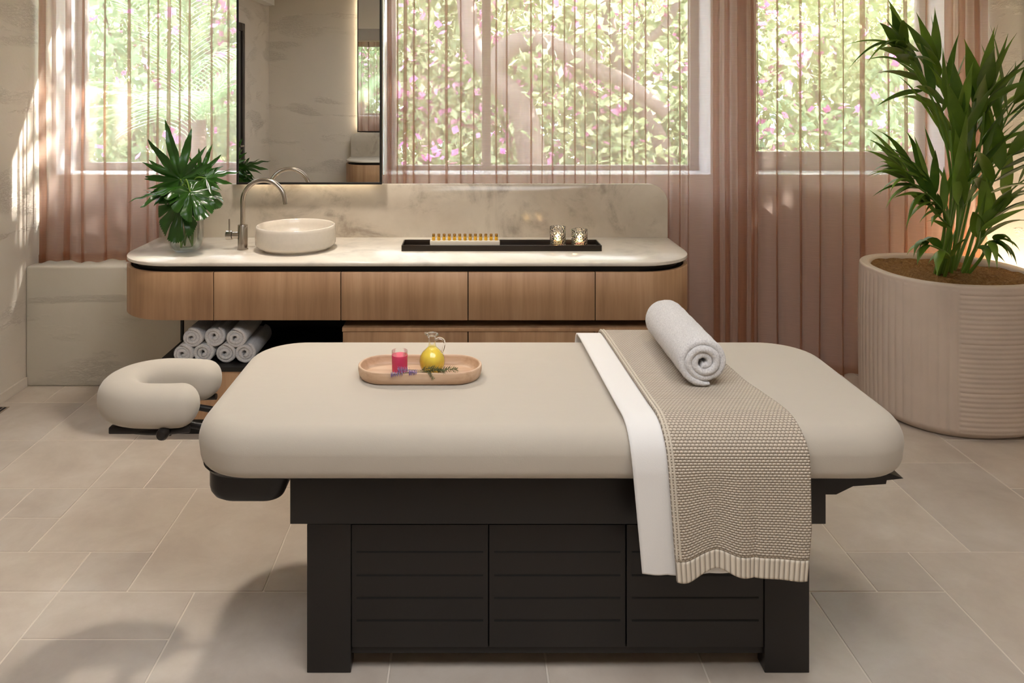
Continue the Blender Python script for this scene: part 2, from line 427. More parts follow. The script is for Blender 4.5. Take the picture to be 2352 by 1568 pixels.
# windows
def window(name, a, b, zs, bot, mulls, side=.05):
    o = thing(name, ((a+b)/2, YW+.25, zs), None, None, None, 'structure')
    f = MB(); y0, y1 = YW+.23, YW+.285
    f.box(a, b, y0, y1, zs, zs+bot, .004); f.box(a, b, y0, y1, WT-.05, WT, .004)
    f.box(a, a+side, y0, y1, zs+bot, WT-.05, .004); f.box(b-side, b, y0, y1, zs+bot, WT-.05, .004)
    for (c, d) in mulls: f.box(c, d, y0-.006, y1+.006, zs+bot, WT-.05, .004)
    mk('window_frame', f, M_frame, o)
    mk('glass_pane', MB().box(a+side-.005, b-side+.005, YW+.256, YW+.262, zs+bot-.005, WT-.045), M_pane, o, smooth=False)
    mk('window_sill', MB().box(a, b, YW-.0, YW+.23, zs, zs+.006, .002), M_sill, o)
window('window_1', *ops[0], .05, [])
window('window_2', *ops[1], .034, [(.082, .134)])
window('window_3', *ops[2], .115, [])
# plaster ledge under the left window
lg = MB().box(XL, -1.20, 4.13, 4.40, 0, .628, .012, 3)
struct('trim_2', lg, M_ledge, smooth=True)
# door on the left wall (only in the mirror)
dr = thing('door_1', (XL, .55, 0), None, None, None, 'structure')
mk('door_leaf', MB().box(XL, XL+.03, .12, 1.02, 0, 2.15, .003), plain('grey_door', srgb(92, 88, 82), .6), dr)
mk('door_frame', MB().box(XL, XL+.05, .04, .12, 0, 2.23, .003).box(XL, XL+.05, 1.02, 1.10, 0, 2.23, .003).box(XL, XL+.05, .12, 1.02, 2.15, 2.23, .003), M_tblack, dr)
mk('door_handle', MB().tube([(XL+.03, .2, 1.0), (XL+.08, .2, 1.0), (XL+.08, .32, 1.0)], .009), M_steel, dr)
# slot grille in the floor
gv = thing('floor_grille', (-2.27, 3.82, 0), 'narrow black slot grille set in the floor beside the left wall', 'floor vent')
mk('grille_frame', MB().box(-2.295, -2.245, 3.70, 3.86, .0002, .003, .0008), M_steel, gv)
mk('slot', MB().box(-2.286, -2.274, 3.71, 3.85, .003, .0036).box(-2.266, -2.254, 3.71, 3.85, .003, .0036), M_tgroove, gv, smooth=False)

# ------------------------------------------------------------------ ceiling lamps
for i, (x, y, e, sp_a) in enumerate(DL):
    lab = ['round ceiling downlight above the vanity basin', 'round ceiling downlight behind the blanket end of the massage table', 'round ceiling downlight on the left of the camera side', 'round ceiling downlight on the right of the camera side'][i]
    t = thing('ceiling_downlight', (x, y, CEIL), lab, 'ceiling light', 'ceiling downlights')
    mk('trim_ring', MB().lathe([(.045, 0), (.062, 0), (.064, -.004), (.060, -.008), (.046, -.006), (.045, 0)], (x, y, CEIL), 32), M_white, t)
    mk('lens', MB().lathe([(0, -.002), (.044, -.002), (.044, -.0005), (0, -.0005)], (x, y, CEIL), 32), M_lampface, t)
t = thing('added_fill_panel', (.15, .95, CEIL), 'added rectangular fill light panel on the unseen ceiling', 'ceiling light')
mk('fill_panel_housing', MB().box(-.85, 1.15, .25, 1.65, CEIL-.03, CEIL-.0005, .004), M_white, t)  # out-of-view housing made up to carry the added fill lamp
t = thing('wall_uplight', (2.70, 4.02, 0), 'small floor uplight behind the palm planter in the corner', 'uplight')
mk('housing', MB().lathe([(0, 0), (.04, 0), (.042, .004), (.042, .055), (.036, .06), (.034, .05), (0, .05)], (2.70, 4.02, 0), 24), M_black, t)
mk('lens', MB().lathe([(0, .052), (.033, .052)], (2.70, 4.02, 0), 24), M_lampface, t)

# ------------------------------------------------------------------ curtains
def curtain(name, folds, x0, x1, zb, zt, yc, seed, label, bulges, drift=.004, hemcol=True):
    """folds: list of (x, width) narrow overlap folds; the cloth bulges softly between"""
    rnd = random.Random(seed); pts = []
    fs = sorted(folds); xs_ = [x0]+[f[0] for f in fs]+[x1]
    path = []
    cur = x0; y = yc
    for i, f in enumerate(fs+[(x1, 0)]):
        xe = f[0]-(f[1]/2 if f[1] else 0); n = max(5, int((xe-cur)/.011)); amp = bulges*rnd.uniform(.5, 1.2)*min(1, (xe-cur)/.07)
        sgn = 1 if rnd.random() < .5 else -1
        for j in range(n):
            tt = j/n; path.append((cur+(xe-cur)*tt, yc+sgn*amp*math.sin(PI*tt)+.3*amp*math.sin(2*PI*tt)))
        if f[1]:
            wd = f[1]; d = .012+rnd.random()*.012
            path += [(xe, yc), (xe+wd*.6, yc-.002), (xe+wd, yc-.006), (xe+wd*.98, yc-.010), (xe+wd*.5, yc-.012), (xe+wd*.05, yc-.014), (xe, yc-.018), (xe+wd*.05, yc-.022), (xe+wd*.5, yc-.02), (xe+wd*.95, yc-.012)]
            cur = xe+wd*1.05
    path.append((x1, yc))
    nz = 40; rows = []
    for iz in range(nz+1):
        t = iz/nz; z = zt+(zb-zt)*t; r = []
        for k, (x, yy) in enumerate(path):
            g = .35+.65*min(1, t*1.6)
            dx = drift*math.sin(3.1*x*5+2.2*t*3)*t
            zz = z+(0.006*math.sin(x*23+1.3)+.004*math.sin(x*61))*(1 if iz == nz else 0)
            r.append((x+dx, yc+(yy-yc)*g+.006*math.sin(x*17+t*4)*t, zz))
        rows.append(r)
    m = MB().grid(rows); o = thing(name, ((x0+x1)/2, yc, zb), label, 'curtain', 'sheer curtains over the garden windows')
    mk('curtain_cloth', m, M_sheer, o, angle=0)
    # hem at bottom: a doubled strip of cloth
    hrows = [[(p[0], p[1]-.004, p[2]+dz) for p in rows[-1]] for dz in (0.0, .022, .045)]
    mk('hem', MB().grid(hrows), M_sheer, o, angle=0)
    hd = [[(p[0], p[1]-.004, zt-dz) for p in rows[0]] for dz in (0, .04, .08)]
    mk('heading_tape', MB().grid(hd), M_sheer, o, angle=0)
    return o
YC = 4.255
X_ = lambda px: (px-CX)/F*YC
def FW(l): return [(X_(p), w_/F*YC) for p, w_ in l]
curtain('sheer_curtain', FW([(104, 14), (163, 12), (197, 3), (247, 2.5), (302, 6), (346, 2.5), (368, 3), (393, 7), (418, 2.5), (440, 3.5), (490, 3), (528, 4), (575, 5), (640, 5), (700, 5), (760, 5), (820, 5)]),
        X_(93), X_(868), .636, WT+.02, YC-.02, 3, 'short pink sheer curtain reaching down to the plaster ledge, at left', .016)
curtain('sheer_curtain', FW([(892, 5), (897, 3), (913, 3), (931, 8), (951, 4), (985, 3), (1025, 6), (1058, 3.5), (1088, 2.5), (1140, 4), (1164, 4), (1219, 4.5), (1245, 2.5), (1269, 4), (1296, 3), (1320, 4), (1343, 2.5), (1370, 3), (1400, 2), (1428, 3), (1455, 3), (1482, 3.5), (1534, 3), (1560, 4), (1580, 2.5), (1644, 16), (1669, 13), (1703, 22), (1727, 8)]),
        X_(882), X_(1737), .012, WT+.02, YC, 5, 'wide pink sheer curtain behind the vanity, gathered opaque at its right end', .020)
curtain('sheer_curtain', FW([(1742, 4), (1788, 5), (1842, 6), (1886, 5), (1940, 3), (1985, 14), (2045, 5), (2084, 10), (2132, 5), (2185, 22), (2215, 18), (2250, 14)]),
        X_(1732), X_(2277), .012, WT+.02, YC+.028, 9, 'floor length pink sheer curtain behind the potted palm, at right', .022)
for a, b, yy, lab in [(-2.28, -.5, YC-.02, 'ceiling curtain track above the short left curtain'), (-.49, 1.56, YC, 'curtain track above the wide middle curtain'), (1.565, 2.80, YC+.028, 'curtain track above the right curtain by the palm')]:
    tag(mk('curtain_track', MB().box(a, b, yy-.012, yy+.012, WT+.022, WT+.045, .003), M_white), lab, 'curtain track', 'curtain tracks')

# ------------------------------------------------------------------ vanity
VX0, VX1, VYF, VYB, HC = -1.602, 1.035, 3.487, 4.112, .79
def outline(ins=0.0, n=14, yb=VYB, x0=VX0, x1=VX1, yf=VYF, rx=.26, ry=.27, back=True):
    x0 += ins; x1 -= ins; yf += ins; pts = []
    if back: pts.append((x0, yb))
    for k in range(n+1):
        a = PI*.5*k/n; pts.append((x0+rx-rx*math.cos(a), yf+ry-ry*math.sin(a)))
    for k in range(n+1):
        a = PI*.5*k/n; pts.append((x1-rx+rx*math.sin(a), yf+ry-ry*math.cos(a)))
    if back: pts.append((x1, yb))
    return pts
def rings(m, lst, yb):
    rows = []
    for ins, z in lst: rows.append([(x, y, z) for x, y in outline(ins, yb=yb)])
    m.grid(rows, closed_v=True, cap0=True, cap1=True); return m
wt = mk('worktop', rings(MB(), [(.003, HC-.018), (0, HC-.015), (0, HC-.003), (.003, HC)], VYB-.03), M_mtop, angle=50)
tag(wt, 'long white marble worktop with rounded ends on the wooden vanity', 'worktop')
# splash
def splash():
    r = .10; pts = [(VX0, HC), (VX1, HC)]
    zt = 1.066
    for k in range(13):
        a = PI*.5*k/12; pts.append((VX1-r+r*math.cos(a), zt-r+r*math.sin(a)))
    for k in range(13):
        a = PI*.5*k/12; pts.append((VX0+r-r*math.sin(a), zt-r+r*math.cos(a)))
    m = MB(); 
    cx = (VX0+VX1)/2; cz = .93
    rows = []
    for ins, y in ((.003, 4.0825), (0, 4.0855), (0, 4.109), (.003, 4.112)):
        rows.append([(x+(-ins if x > cx else ins), y, z-(ins if z > cz else 0)) for x, z in pts])
    m.grid(rows, closed_v=True, cap0=True, cap1=True); return m
sp = mk('backsplash', splash(), M_marble, angle=50)
tag(sp, 'marble backsplash with rounded top corners standing behind the worktop', 'backsplash')

van = thing('vanity_cabinet', (-.283, 3.8, 0), 'long wall-side wooden vanity with rounded ends, black recess and open towel shelf', 'cabinet')
mk('recess_band', rings(MB(), [(.035, .744), (.035, HC-.018)], 4.10), M_black, van, angle=50)
mk('carcass', rings(MB(), [(.022, .536), (.022, .742)], 4.10), M_tgroove, van, angle=50)
def front_strip(xa, xb, z0, z1, ins=0.0, th=.018, yback=4.10):
    """piece of the outline between xa and xb as a bent board with thickness"""
    pts = [(VX0+ins, yback)] if xa < VX0+.3 else []
    full = outline(ins, n=16, back=False)
    def yat(x):
        for (p, q) in zip(full[:-1], full[1:]):
            if p[0] <= x <= q[0]+1e-9 and q[0] > p[0]: return p[1]+(q[1]-p[1])*(x-p[0])/(q[0]-p[0])
        return VYF+ins
    inside = [p for p in full if xa < p[0] < xb]
    if xa > VX0+.3: inside = [(xa, yat(xa))]+inside
    if xb < VX1-.3: inside = inside+[(xb, yat(xb))]
    pts = pts+inside+([(VX1-ins, yback)] if xb > VX1-.3 else [])
    rows = []
    for i, p in enumerate(pts):
        a = Vector(pts[max(i-1, 0)]); b = Vector(pts[min(i+1, len(pts)-1)]); t = (b-a).normalized(); nrm = Vector((-t.y, t.x))
        q = Vector(p)+nrm*th; e = .0012
        rows.append([(p[0]+nrm.x*e, p[1]+nrm.y*e, z0), (p[0], p[1], z0+e), (p[0], p[1], z1-e), (p[0]+nrm.x*e, p[1]+nrm.y*e, z1), (q.x, q.y, z1), (q.x, q.y, z0)])
    return MB().grid(rows, closed_v=True, cap0=True, cap1=True)
J = [-1.126, -.563, 0, .563]; g_ = .0022
edges = [-9]+J+[9]
for i in range(5):
    mk('drawer_front', front_strip(edges[i]+g_, edges[i+1]-g_, .534, .746), M_wood, van, angle=50)
# lower drawers block
mk('lower_carcass', MB().box(-.555, .80, 3.535, 4.10, .09, .480), M_tgroove, van, smooth=False)
mk('lower_top_panel', MB().box(-.559, .93, 3.50, 4.10, .480, .497, .001), M_wood, van)
for a, b in ((-.559, 0), (0, .563)):
    mk('lower_drawer_front', MB().box(a+g_, b-g_, 3.505, 3.525, .30, .478, .001).box(a+g_, b-g_, 3.505, 3.525, .09, .296, .001), M_wood, van)
mk('lower_drawer_front', front_strip(.563+g_, 9, .09, .478, .02), M_wood, van, angle=50)
# towel shelf + plinth
mk('towel_shelf', MB().box(-1.404, -.562, 3.49, 4.118, .305, .325, .001), M_black, van)
mk('shelf_back', MB().box(-1.33, -.562, 4.095, 4.11, .325, .536), M_black, van, smooth=False)
mk('shelf_post', MB().box(-1.410, -1.396, 3.862, 3.876, .325, .5345, .001), M_black, van)
mk('plinth_drawer', MB().box(-1.404, -.562, 3.50, 4.10, .09, .303, .001), M_wood, van)
mk('toe_kick', MB().box(-1.36, .92, 3.56, 4.08, 0, .089), M_black, van, smooth=False)

# second vanity opposite (seen in the mirror)
CCX, CCY = -.317, 3.057
def opposite(o, lab):
    c = copy_tree(o); c.rotation_euler = (0, 0, PI); c.location = (CCX-o.location.x, CCY-o.location.y, o.location.z); c['label'] = lab; return c
opposite(van, 'second wooden vanity on the camera side wall, seen only in the mirror')
opposite(wt, 'marble worktop of the second vanity, seen only in the mirror')
opposite(sp, 'marble backsplash of the second vanity, seen only in the mirror')

# mirrors
def make_mirror(x0, x1, yfront, z0, z1, label):
    t = thing('mirror', ((x0+x1)/2, yfront, z0), label, 'mirror', 'tall black framed mirrors')
    fr = MB(); b = .011; d = .028
    fr.box(x0, x1, yfront-.002, yfront+d, z0, z0+b, .001).box(x0, x1, yfront-.002, yfront+d, z1-b, z1, .001)
    fr.box(x0, x0+b, yfront-.002, yfront+d, z0+b, z1-b, .001).box(x1-b, x1, yfront-.002, yfront+d, z0+b, z1-b, .001)
    fr.box(x0+.02, x1-.02, yfront+.008, yfront+.02, z0+.02, z1-.02)
    mk('mirror_frame', fr, M_black, t)
    mk('mirror_glass', MB().box(x0+b, x1-b, yfront+.001, yfront+.006, z0+b, z1-b), M_mirror, t, smooth=False)
    return t
m1 = make_mirror(-1.184, -.441, 4.03, 1.070, 2.66, 'tall black framed mirror standing over the marble backsplash behind the tap')
led = MB(); led.box(-1.15, -.475, 4.062, 4.068, 1.10, 1.108)
mk('led_strip', led, M_led, m1, smooth=False)
mk('mounting_panel', MB().box(-1.12, -.50, 4.06, 4.20, 1.12, 2.45, .002), M_black, m1)
m2 = make_mirror(-1.28, -.537, 0, 1.070, 2.66, 'second tall mirror on the camera side wall, seen only in the first mirror')
mk('led_strip', MB().box(-1.268, -1.258, .031, .036, 1.10, 2.62).box(-.558, -.548, .031, .036, 1.10, 2.62), M_led, m2, smooth=False)
mk('mounting_panel', MB().box(-1.22, -.60, .028, .075, 1.12, 2.45, .002), M_black, m2)
m2.rotation_euler = (0, 0, PI); m2.location = (-1.28-.537+.9085, -1.045, 1.07)

# basin
BX, BY = -.828, 3.79
bp = [(0, .004), (.150, .004), (.152, .0), (.154, .003), (.155, .009), (.179, .016), (.1895, .030), (.191, .06), (.189, .100), (.187, .112), (.184, .1165), (.180, .1165), (.1765, .112), (.172, .09), (.165, .045), (.145, .026), (.08, .018), (.022, .015), (0, .013)]
bs_ = thing('wash_basin', (BX, BY, HC), 'round cream ceramic vessel basin on the marble worktop beside the tap', 'basin')
mk('bowl', MB().lathe([(r, z+HC) for r, z in bp], (BX, BY, 0), 96), M_ceramic, bs_, angle=60)
mk('drain', MB().lathe([(0, HC+.0165), (.020, HC+.0165), (.022, HC+.0145)], (BX, BY, 0), 32), M_steel, bs_)
# tap
TX, TY = -1.078, 3.77
tp = thing('mixer_tap', (TX, TY, HC), 'brushed steel gooseneck mixer tap left of the round basin', 'tap')
mk('tap_body', MB().lathe([(0, HC), (.026, HC), (.026, HC+.004), (.0235, HC+.005), (.0235, HC+.117), (.0225, HC+.119), (0, HC+.119)], (TX, TY, 0), 40), M_steel, tp)
R_ = .104; ztop = 1.134-.0115; pts = [(TX, TY, HC+.10), (TX, TY, .95)]
for k in range(25):
    a = PI-(PI*.97)*k/24; pts.append((TX+R_+R_*math.cos(a), TY-.02*(k/24), ztop-R_+R_*math.sin(a)))
e = Vector(pts[-1]); pts.append(e+Vector((.003, 0, -.018)))
mk('spout', MB().tube(pts, .0115, 20), M_steel, tp)
mk('handle', MB().tube([(TX-.018, TY, HC+.068), (TX-.048, TY, HC+.068)], .0165, 28).tube([(TX-.050, TY, HC+.068), (TX-.078, TY, HC+.068)], .0222, 28), M_steel, tp)
mk('lever', MB().tube([(TX-.064, TY, HC+.085), (TX-.064, TY, HC+.146)], .0036, 12), M_steel, tp)

# black tray with oils and candles
ty0, ty1, tx0, tx1 = 3.728, 3.876, -.315, .633
bt = thing('oil_tray', (.16, 3.80, HC), 'long low black tray on the right of the marble worktop', 'tray')
z0 = HC
mk('tray_base', MB().box(tx0+.005, tx1-.005, ty0+.005, ty1-.005, z0, z0+.006, .0005), M_btray, bt)
rim = MB(); rim.box(tx0, tx1, ty0, ty0+.006, z0, z0+.028, .001).box(tx0, tx1, ty1-.006, ty1, z0, z0+.028, .001).box(tx0, tx0+.006, ty0+.006, ty1-.006, z0, z0+.028, .001).box(tx1-.006, tx1, ty0+.006, ty1-.006, z0, z0+.028, .001)
mk('tray_rim', rim, M_btray, bt)
tag(mk('incense_stick', MB().tube([(-.285, 3.755, HC+.0085), (-.19, 3.755, HC+.0085)], .0022, 8), M_brass), 'thin brass stick lying at the left end of the black tray', 'stick')
rk = mk('bottle_rack', MB().box(-.182, .152, 3.765, 3.800, HC+.0065, HC+.042, .002), M_white)
tag(rk, 'cream block on the black tray holding the row of small oil bottles', 'rack')
def vial():
    t = thing('oil_vial', (0, 0, 0), 'tiny golden oil bottle', 'bottle', 'row of golden oil vials in the cream block')
    mk('vial_glass', MB().lathe([(0, 0), (.0068, 0), (.0078, .002), (.0078, .016), (.0068, .018), (.006, .019)], n=16), M_amber, t, local=True)
    mk('vial_cap', MB().lathe([(0, .0185), (.0066, .0185), (.0070, .019), (.0070, .030), (.0062, .0315), (0, .0315)], n=16), M_brass, t, local=True)
    return t
v0 = vial(); xs_v = [(996+12.0*k-CX)/F*3.782 for k in range(13)]
ordn = ['first', 'second', 'third', 'fourth', 'fifth', 'sixth', 'seventh', 'eighth', 'ninth', 'tenth', 'eleventh', 'twelfth', 'thirteenth']
for i, x in enumerate(xs_v):
    o = v0 if i == 0 else copy_tree(v0)
    o.location = (x, 3.782, HC+.0422)
    o['label'] = ('leftmost' if i == 0 else 'rightmost' if i == 12 else ordn[i]+' from left')+' of the tiny golden oil bottles in the cream block'
def votive(px, base_y, h, lab1, lab2):
    x = (px-CX)/F*base_y; zb = HC+.0065
    t = thing('candle_holder', (x, base_y, zb), lab1, 'candle holder', 'lit glass votives on the black tray')
    r = .0385
    mk('glass_cup', MB().lathe([(0, zb), (r-.004, zb), (r-.001, zb+.003), (r, zb+.010), (r, zb+h-.002), (r-.001, zb+h), (r-.0025, zb+h-.001), (r-.003, zb+.012), (r-.006, zb+.006), (0, zb+.006)], (x, base_y, 0), 48), M_votive, t)
    c = thing('tealight_candle', (x, base_y, zb+.007), lab2, 'candle', 'lit candles in the votives')
    mk('wax', MB().lathe([(0, zb+.007), (.019, zb+.007), (.0195, zb+.009), (.0195, zb+.030), (.018, zb+.032), (.010, zb+.031), (0, zb+.0305)], (x, base_y, 0), 32), M_wax, c)
    mk('wick', MB().tube([(x, base_y, zb+.030), (x+.0005, base_y, zb+.037)], .0008, 6), M_black, c)
    mk('flame', MB().lathe([(0, zb+.034), (.0035, zb+.038), (.0050, zb+.044), (.0042, zb+.052), (.0020, zb+.061), (0, zb+.066)], (x, base_y, 0), 16), M_flame, c)
    lamp('candle_light', 'POINT', (x, base_y, zb+.05), .9, (1, .62, .3), .006)
votive(1281, 3.80, .098, 'taller dimpled glass votive holder, left of the pair on the black tray', 'lit candle inside the left votive glass')
votive(1331, 3.775, .090, 'shorter dimpled glass votive holder, right of the pair on the black tray', 'lit candle inside the right votive glass')

# ------------------------------------------------------------------ vase and cut leaves
VX, VY = -1.338, 3.74
def vprof(h=.215, r=.080):
    return [(0, 0), (.045, 0), (.060, .006), (.074, .024), (r, .055), (r, h-.02), (r-.001, h), (r-.003, h+.001), (r-.004, h-.002), (r-.004, .056), (.070, .027), (.056, .011), (0, .009)]
va = thing('glass_vase', (VX, VY, HC), 'round bottomed clear glass vase of leaves at the left end of the worktop', 'vase')
mk('vase_glass', MB().lathe([(r, z+HC) for r, z in vprof()], (VX, VY, 0), 64), M_clear, va)
mk('water', MB().lathe([(0, HC+.010), (.055, HC+.012), (.069, HC+.028), (.0755, HC+.057), (.0755, HC+.095), (0, HC+.095)], (VX, VY, 0), 48), M_water, va)

def leaf_mesh(base, tip, nrm, width, style='split', cup=.12, droop=.15, seed=0):
    """split leaf as a polar fan with deep slits between lobes"""
    rnd = random.Random(seed); base = Vector(base); tip = Vector(tip); ax = (tip-base); Ln = ax.length; ax.normalize()
    nrm = Vector(nrm); nrm = (nrm-ax*nrm.dot(ax)).normalized(); sd = ax.cross(nrm)
    nl = 6.3 if style == 'split' else 5
    c0 = .24
    nth = 360; rows = []
    nr = 12
    def R(a):      # a = angle from the axis, in leaf units (length 1)
        aa = abs(a)
        # heart shaped base outline
        L_ = 1-c0
        rr = 1/math.sqrt((math.cos(a)/(L_ if math.cos(a) > 0 else c0*1.35))**2+(math.sin(a)/(width/2/Ln))**2)
        if math.cos(a) > 0: rr = rr*(1+.10*max(0, math.cos(a))**6)
        if aa > PI*.86: rr *= max(.12, 1-(aa-PI*.86)/(PI*.14)*.8)
        u = (aa/PI)*nl*1.12+.5
        fr = u-math.floor(u); d = min(fr, 1-fr)   # 0 at slit
        lim = .90 if style == 'split' else .82
        sw = .20 if style == 'split' else .07
        dep = .58 if style == 'split' else .50
        if (.0 if style == 'split' else .06) <= aa/PI < lim:
            if style == 'split': rr *= (1-.66*(1-2*d)**.75)*1.18
            else:
                s = max(0, 1-d/sw); rr *= 1-dep*(s**.6)
        return rr
    pr = []
    for k in range(nth):
        a = -PI+2*PI*k/nth
        r = R(a)*(1+.02*math.sin(k*1.7)); row = []
        for j in range(nr+1):
            q = r*j/nr; u = c0+q*math.cos(a); v = q*math.sin(a)
            z = -cup*abs(v)*1.1+(.05*math.sin(9*abs(a))*q) - droop*(u**2)*1.0 + .02*math.sin(17*u+seed)
            row.append(base+ax*(u*Ln)+sd*(v*Ln)+nrm*(z*Ln))
        pr.append(row)
    m = MB().grid(pr, closed_u=True)
    return m
def cut_leaf(i, base, tip, nrm, width, style, label, cup=.12, droop=.15, root=None):
    t = thing('cut_leaf', (VX, VY, HC+.02), label, 'leaf', 'cut leaves in the glass vase')
    m = leaf_mesh(base, tip, nrm, width, style, cup, droop, i)
    mk('leaf_blade', m, M_monst, t, angle=0)
    b = Vector(base); r0 = Vector((VX+.03*math.cos(i*2.1), VY+.03*math.sin(i*2.1), HC+.02)); c = Vector((VX+.035*math.cos(i*1.3), VY+.035*math.sin(i*1.3), HC+.21))
    ax = (Vector(tip)-b)
    mk('leaf_stem', MB().tube(smoothed([r0, c, b+(b-Vector(tip)).normalized()*.02+Vector((0, .01, .01)), b+ax*.25-Vector(nrm).normalized()*.002], 7), [.0035]*22, 8), M_soilm, t)
D_ = 3.72
cut_leaf(0, P(424, 446, 3.72), P(383, 306, 3.66), (.1, -1, .25), .29, 'split', 'large upright deeply cut leaf at the top of the vase', .1, .12)
cut_leaf(1, P(418, 438, 3.66), P(399, 548, 3.60), (-.05, -1, .35), .215, 'mon', 'round split monstera leaf hanging down in front of the vase', .12, .1)
cut_leaf(2, P(428, 425, 3.66), P(464, 488, 3.57), (.25, -.75, .7), .20, 'mon', 'glossy split leaf folding down at the right of the vase front', .22, .2)
cut_leaf(3, P(400, 436, 3.72), P(312, 450, 3.62), (-.1, -.45, 1), .19, 'split', 'pale sunlit leaf pointing left out of the vase', .2, .1)
cut_leaf(4, P(455, 420, 3.80), P(480, 345, 3.82), (.2, -.8, .5), .17, 'split', 'small upright leaf at the upper right of the bunch', .15, .1)
cut_leaf(5, P(455, 415, 3.72), P(530, 392, 3.72), (.1, -.6, .8), .17, 'split', 'small leaf pointing right toward the mirror', .25, .1)
cut_leaf(6, P(440, 425, 3.78), P(500, 452, 3.72), (.3, -.5, .8), .17, 'mon', 'yellow green leaf behind the right of the bunch', .2, .3)
cut_leaf(7, P(425, 430, 3.82), P(352, 372, 3.84), (-.2, -.7, .6), .22, 'split', 'leaf low at the left behind the tall leaf', .15, .15)
cut_leaf(8, P(445, 430, 3.86), P(462, 372, 3.93), (.1, -.8, .6), .20, 'mon', 'leaf at the back of the bunch nearest the mirror', .2, .2)
cut_leaf(9, P(430, 430, 3.72), P(372, 425, 3.60), (0, -.5, 1), .15, 'mon', 'small dark leaf in the middle left of the bunch', .25, .3)

# ------------------------------------------------------------------ rolled towels
def towel_mesh(r, Ln, T, turns, seed=0, sag=1.0, jit=.0006):
    """spiral of thick cloth along +Y, resting on z=0"""
    rnd = random.Random(seed); n = int(turns*44); rows = []
    rin = r-T/2-turns*T*.93
    rin = max(rin, T*.55)
    prof = []; e = T*.5
    for k in range(7): a = -PI/2+PI*k/6-PI/2; prof.append((-Ln/2+e+math.cos(a)*e*1.0, math.sin(a)))   # near end
    prof = [(-Ln/2+e-e*math.cos(PI*(k/6-.5)), math.sin(PI*(k/6-.5))) for k in range(7)]
    nb = 18
    up = [(-Ln/2+e+(Ln-2*e)*k/nb, 1.0) for k in range(1, nb)]
    far = [(Ln/2-e+e*math.cos(PI*(.5-k/6)), math.sin(PI*(.5-k/6))) for k in range(7)]
    dn = [(Ln/2-e-(Ln-2*e)*k/nb, -1.0) for k in range(1, nb)]
    prof = prof+up+far+dn
    for i in range(n+1):
        t = i/n; a = -PI*.62+2*PI*turns*t; rc = rin+(r-T/2-rin)*t
        wob = 1+.035*math.sin(a*1.0+seed)+.02*math.sin(2*a+seed*2)
        end = min(1, (1-t)*n/4) if t > .9 else 1; th = T*.5*(.35+.65*end)
        st = .004*math.sin(t*9+seed)
        row = []
        for (y, q) in prof:
            rr = rc*wob+q*th*(1+.04*math.sin(y*70+a*5)); 
            row.append((rr*math.cos(a)+rnd.uniform(-jit, jit), y+st+rnd.uniform(-jit, jit), (rr*math.sin(a))*sag+rnd.uniform(-jit, jit)))
        rows.append(row)
    m = MB().grid(rows, closed_v=True, cap0=True, cap1=True)
    xa = min(v[0] for v in m.v); xb = max(v[0] for v in m.v); zm = min(v[2] for v in m.v); zM = max(v[2] for v in m.v)
    m.v = [((x-(xa+xb)/2)*2*r/(xb-xa), y, (z-zm)*2*r*sag/(zM-zm)) for x, y, z in m.v]
    return m
tw0 = towel_mesh(.0465, .31, .0135, 2.6, 2, .95); tw1 = towel_mesh(.0465, .30, .0135, 2.5, 5, .95)
zsh = .3255; s0 = 3.5
names = ['leftmost rolled towel of the bottom row', 'second rolled towel of the bottom row', 'third rolled towel of the bottom row', 'rightmost rolled towel of the bottom row', 'left rolled towel of the top row', 'middle rolled towel of the top row', 'right rolled towel of the top row']
ps = [(-1.281, 0), (-1.187, 0), (-1.093, 0), (-.999, 0), (-1.234, 1), (-1.140, 1), (-1.046, 1)]
tmesh = []
for i, (x, lv) in enumerate(ps):
    if i < 2:
        o = mk('rolled_towel', tw0 if i == 0 else tw1, M_terry, angle=0, local=True); tmesh.append(o.data)
    else:
        o = bpy.data.objects.new('rolled_towel', tmesh[i % 2]); COL.objects.link(o)
    o.location = (x, 3.535+.155+(.004*(i % 3)), zsh+lv*.0715); o.rotation_euler = (0, random.Random(i).uniform(-.1, .1), random.Random(i+9).uniform(-.02, .02))
    tag(o, names[i]+' on the vanity shelf', 'towel', 'rolled towels on the vanity shelf')

# ------------------------------------------------------------------ massage table
TT = .686; MX0, MX1, MY0, MY1 = -.731, 1.176, 2.0, 2.765
tb = thing('massage_table', (.22, 2.38, 0), 'long massage table with cream fitted sheet on a black slatted base', 'massage table')
def rrect(x0, x1, y0, y1, r, n=10):
    r = max(r, .002); pts = []
    for cx, cy, a0 in ((x1-r, y1-r, 0), (x0+r, y1-r, PI/2), (x0+r, y0+r, PI), (x1-r, y0+r, 1.5*PI)):
        for k in range(n+1): a = a0+PI/2*k/n; pts.append((cx+r*math.cos(a), cy+r*math.sin(a)))
    return pts
lst = [(.10, .556), (.055, .552)]
for k in range(9):
    a = PI/2*k/8; lst.append((.030-.030*math.sin(a)+.004, .585-.034*math.cos(a)))
for k in range(1, 15):
    a = PI/2*k/14; lst.append((.056*(1-math.cos(a))**1.1, .612+(TT-.004-.612)*math.sin(a)))
lst += [(.085, TT-.001), (.16, TT), (.22, TT), (.30, TT), (.36, TT)]
rows = []
for ins, z in lst:
    rr = rrect(MX0+ins, MX1-ins, MY0+ins, MY1-ins, max(.165-ins*.55, .02), 12)
    # subdivide straight edges
    fin = []
    for (p, q) in zip(rr, rr[1:]+rr[:1]):
        d = math.hypot(q[0]-p[0], q[1]-p[1]); n = max(1, int(d/.04)) if ins < .2 else None
        fin.append(p)
    rows.append([(x, y, z+(.0025*math.sin(x*9+y*3) if z < .56 else 0)) for x, y in fin])
mb_ = MB().grid(rows, closed_v=True, cap0=True, cap1=True)
mk('mattress', mb_, M_sheet, tb, angle=0)
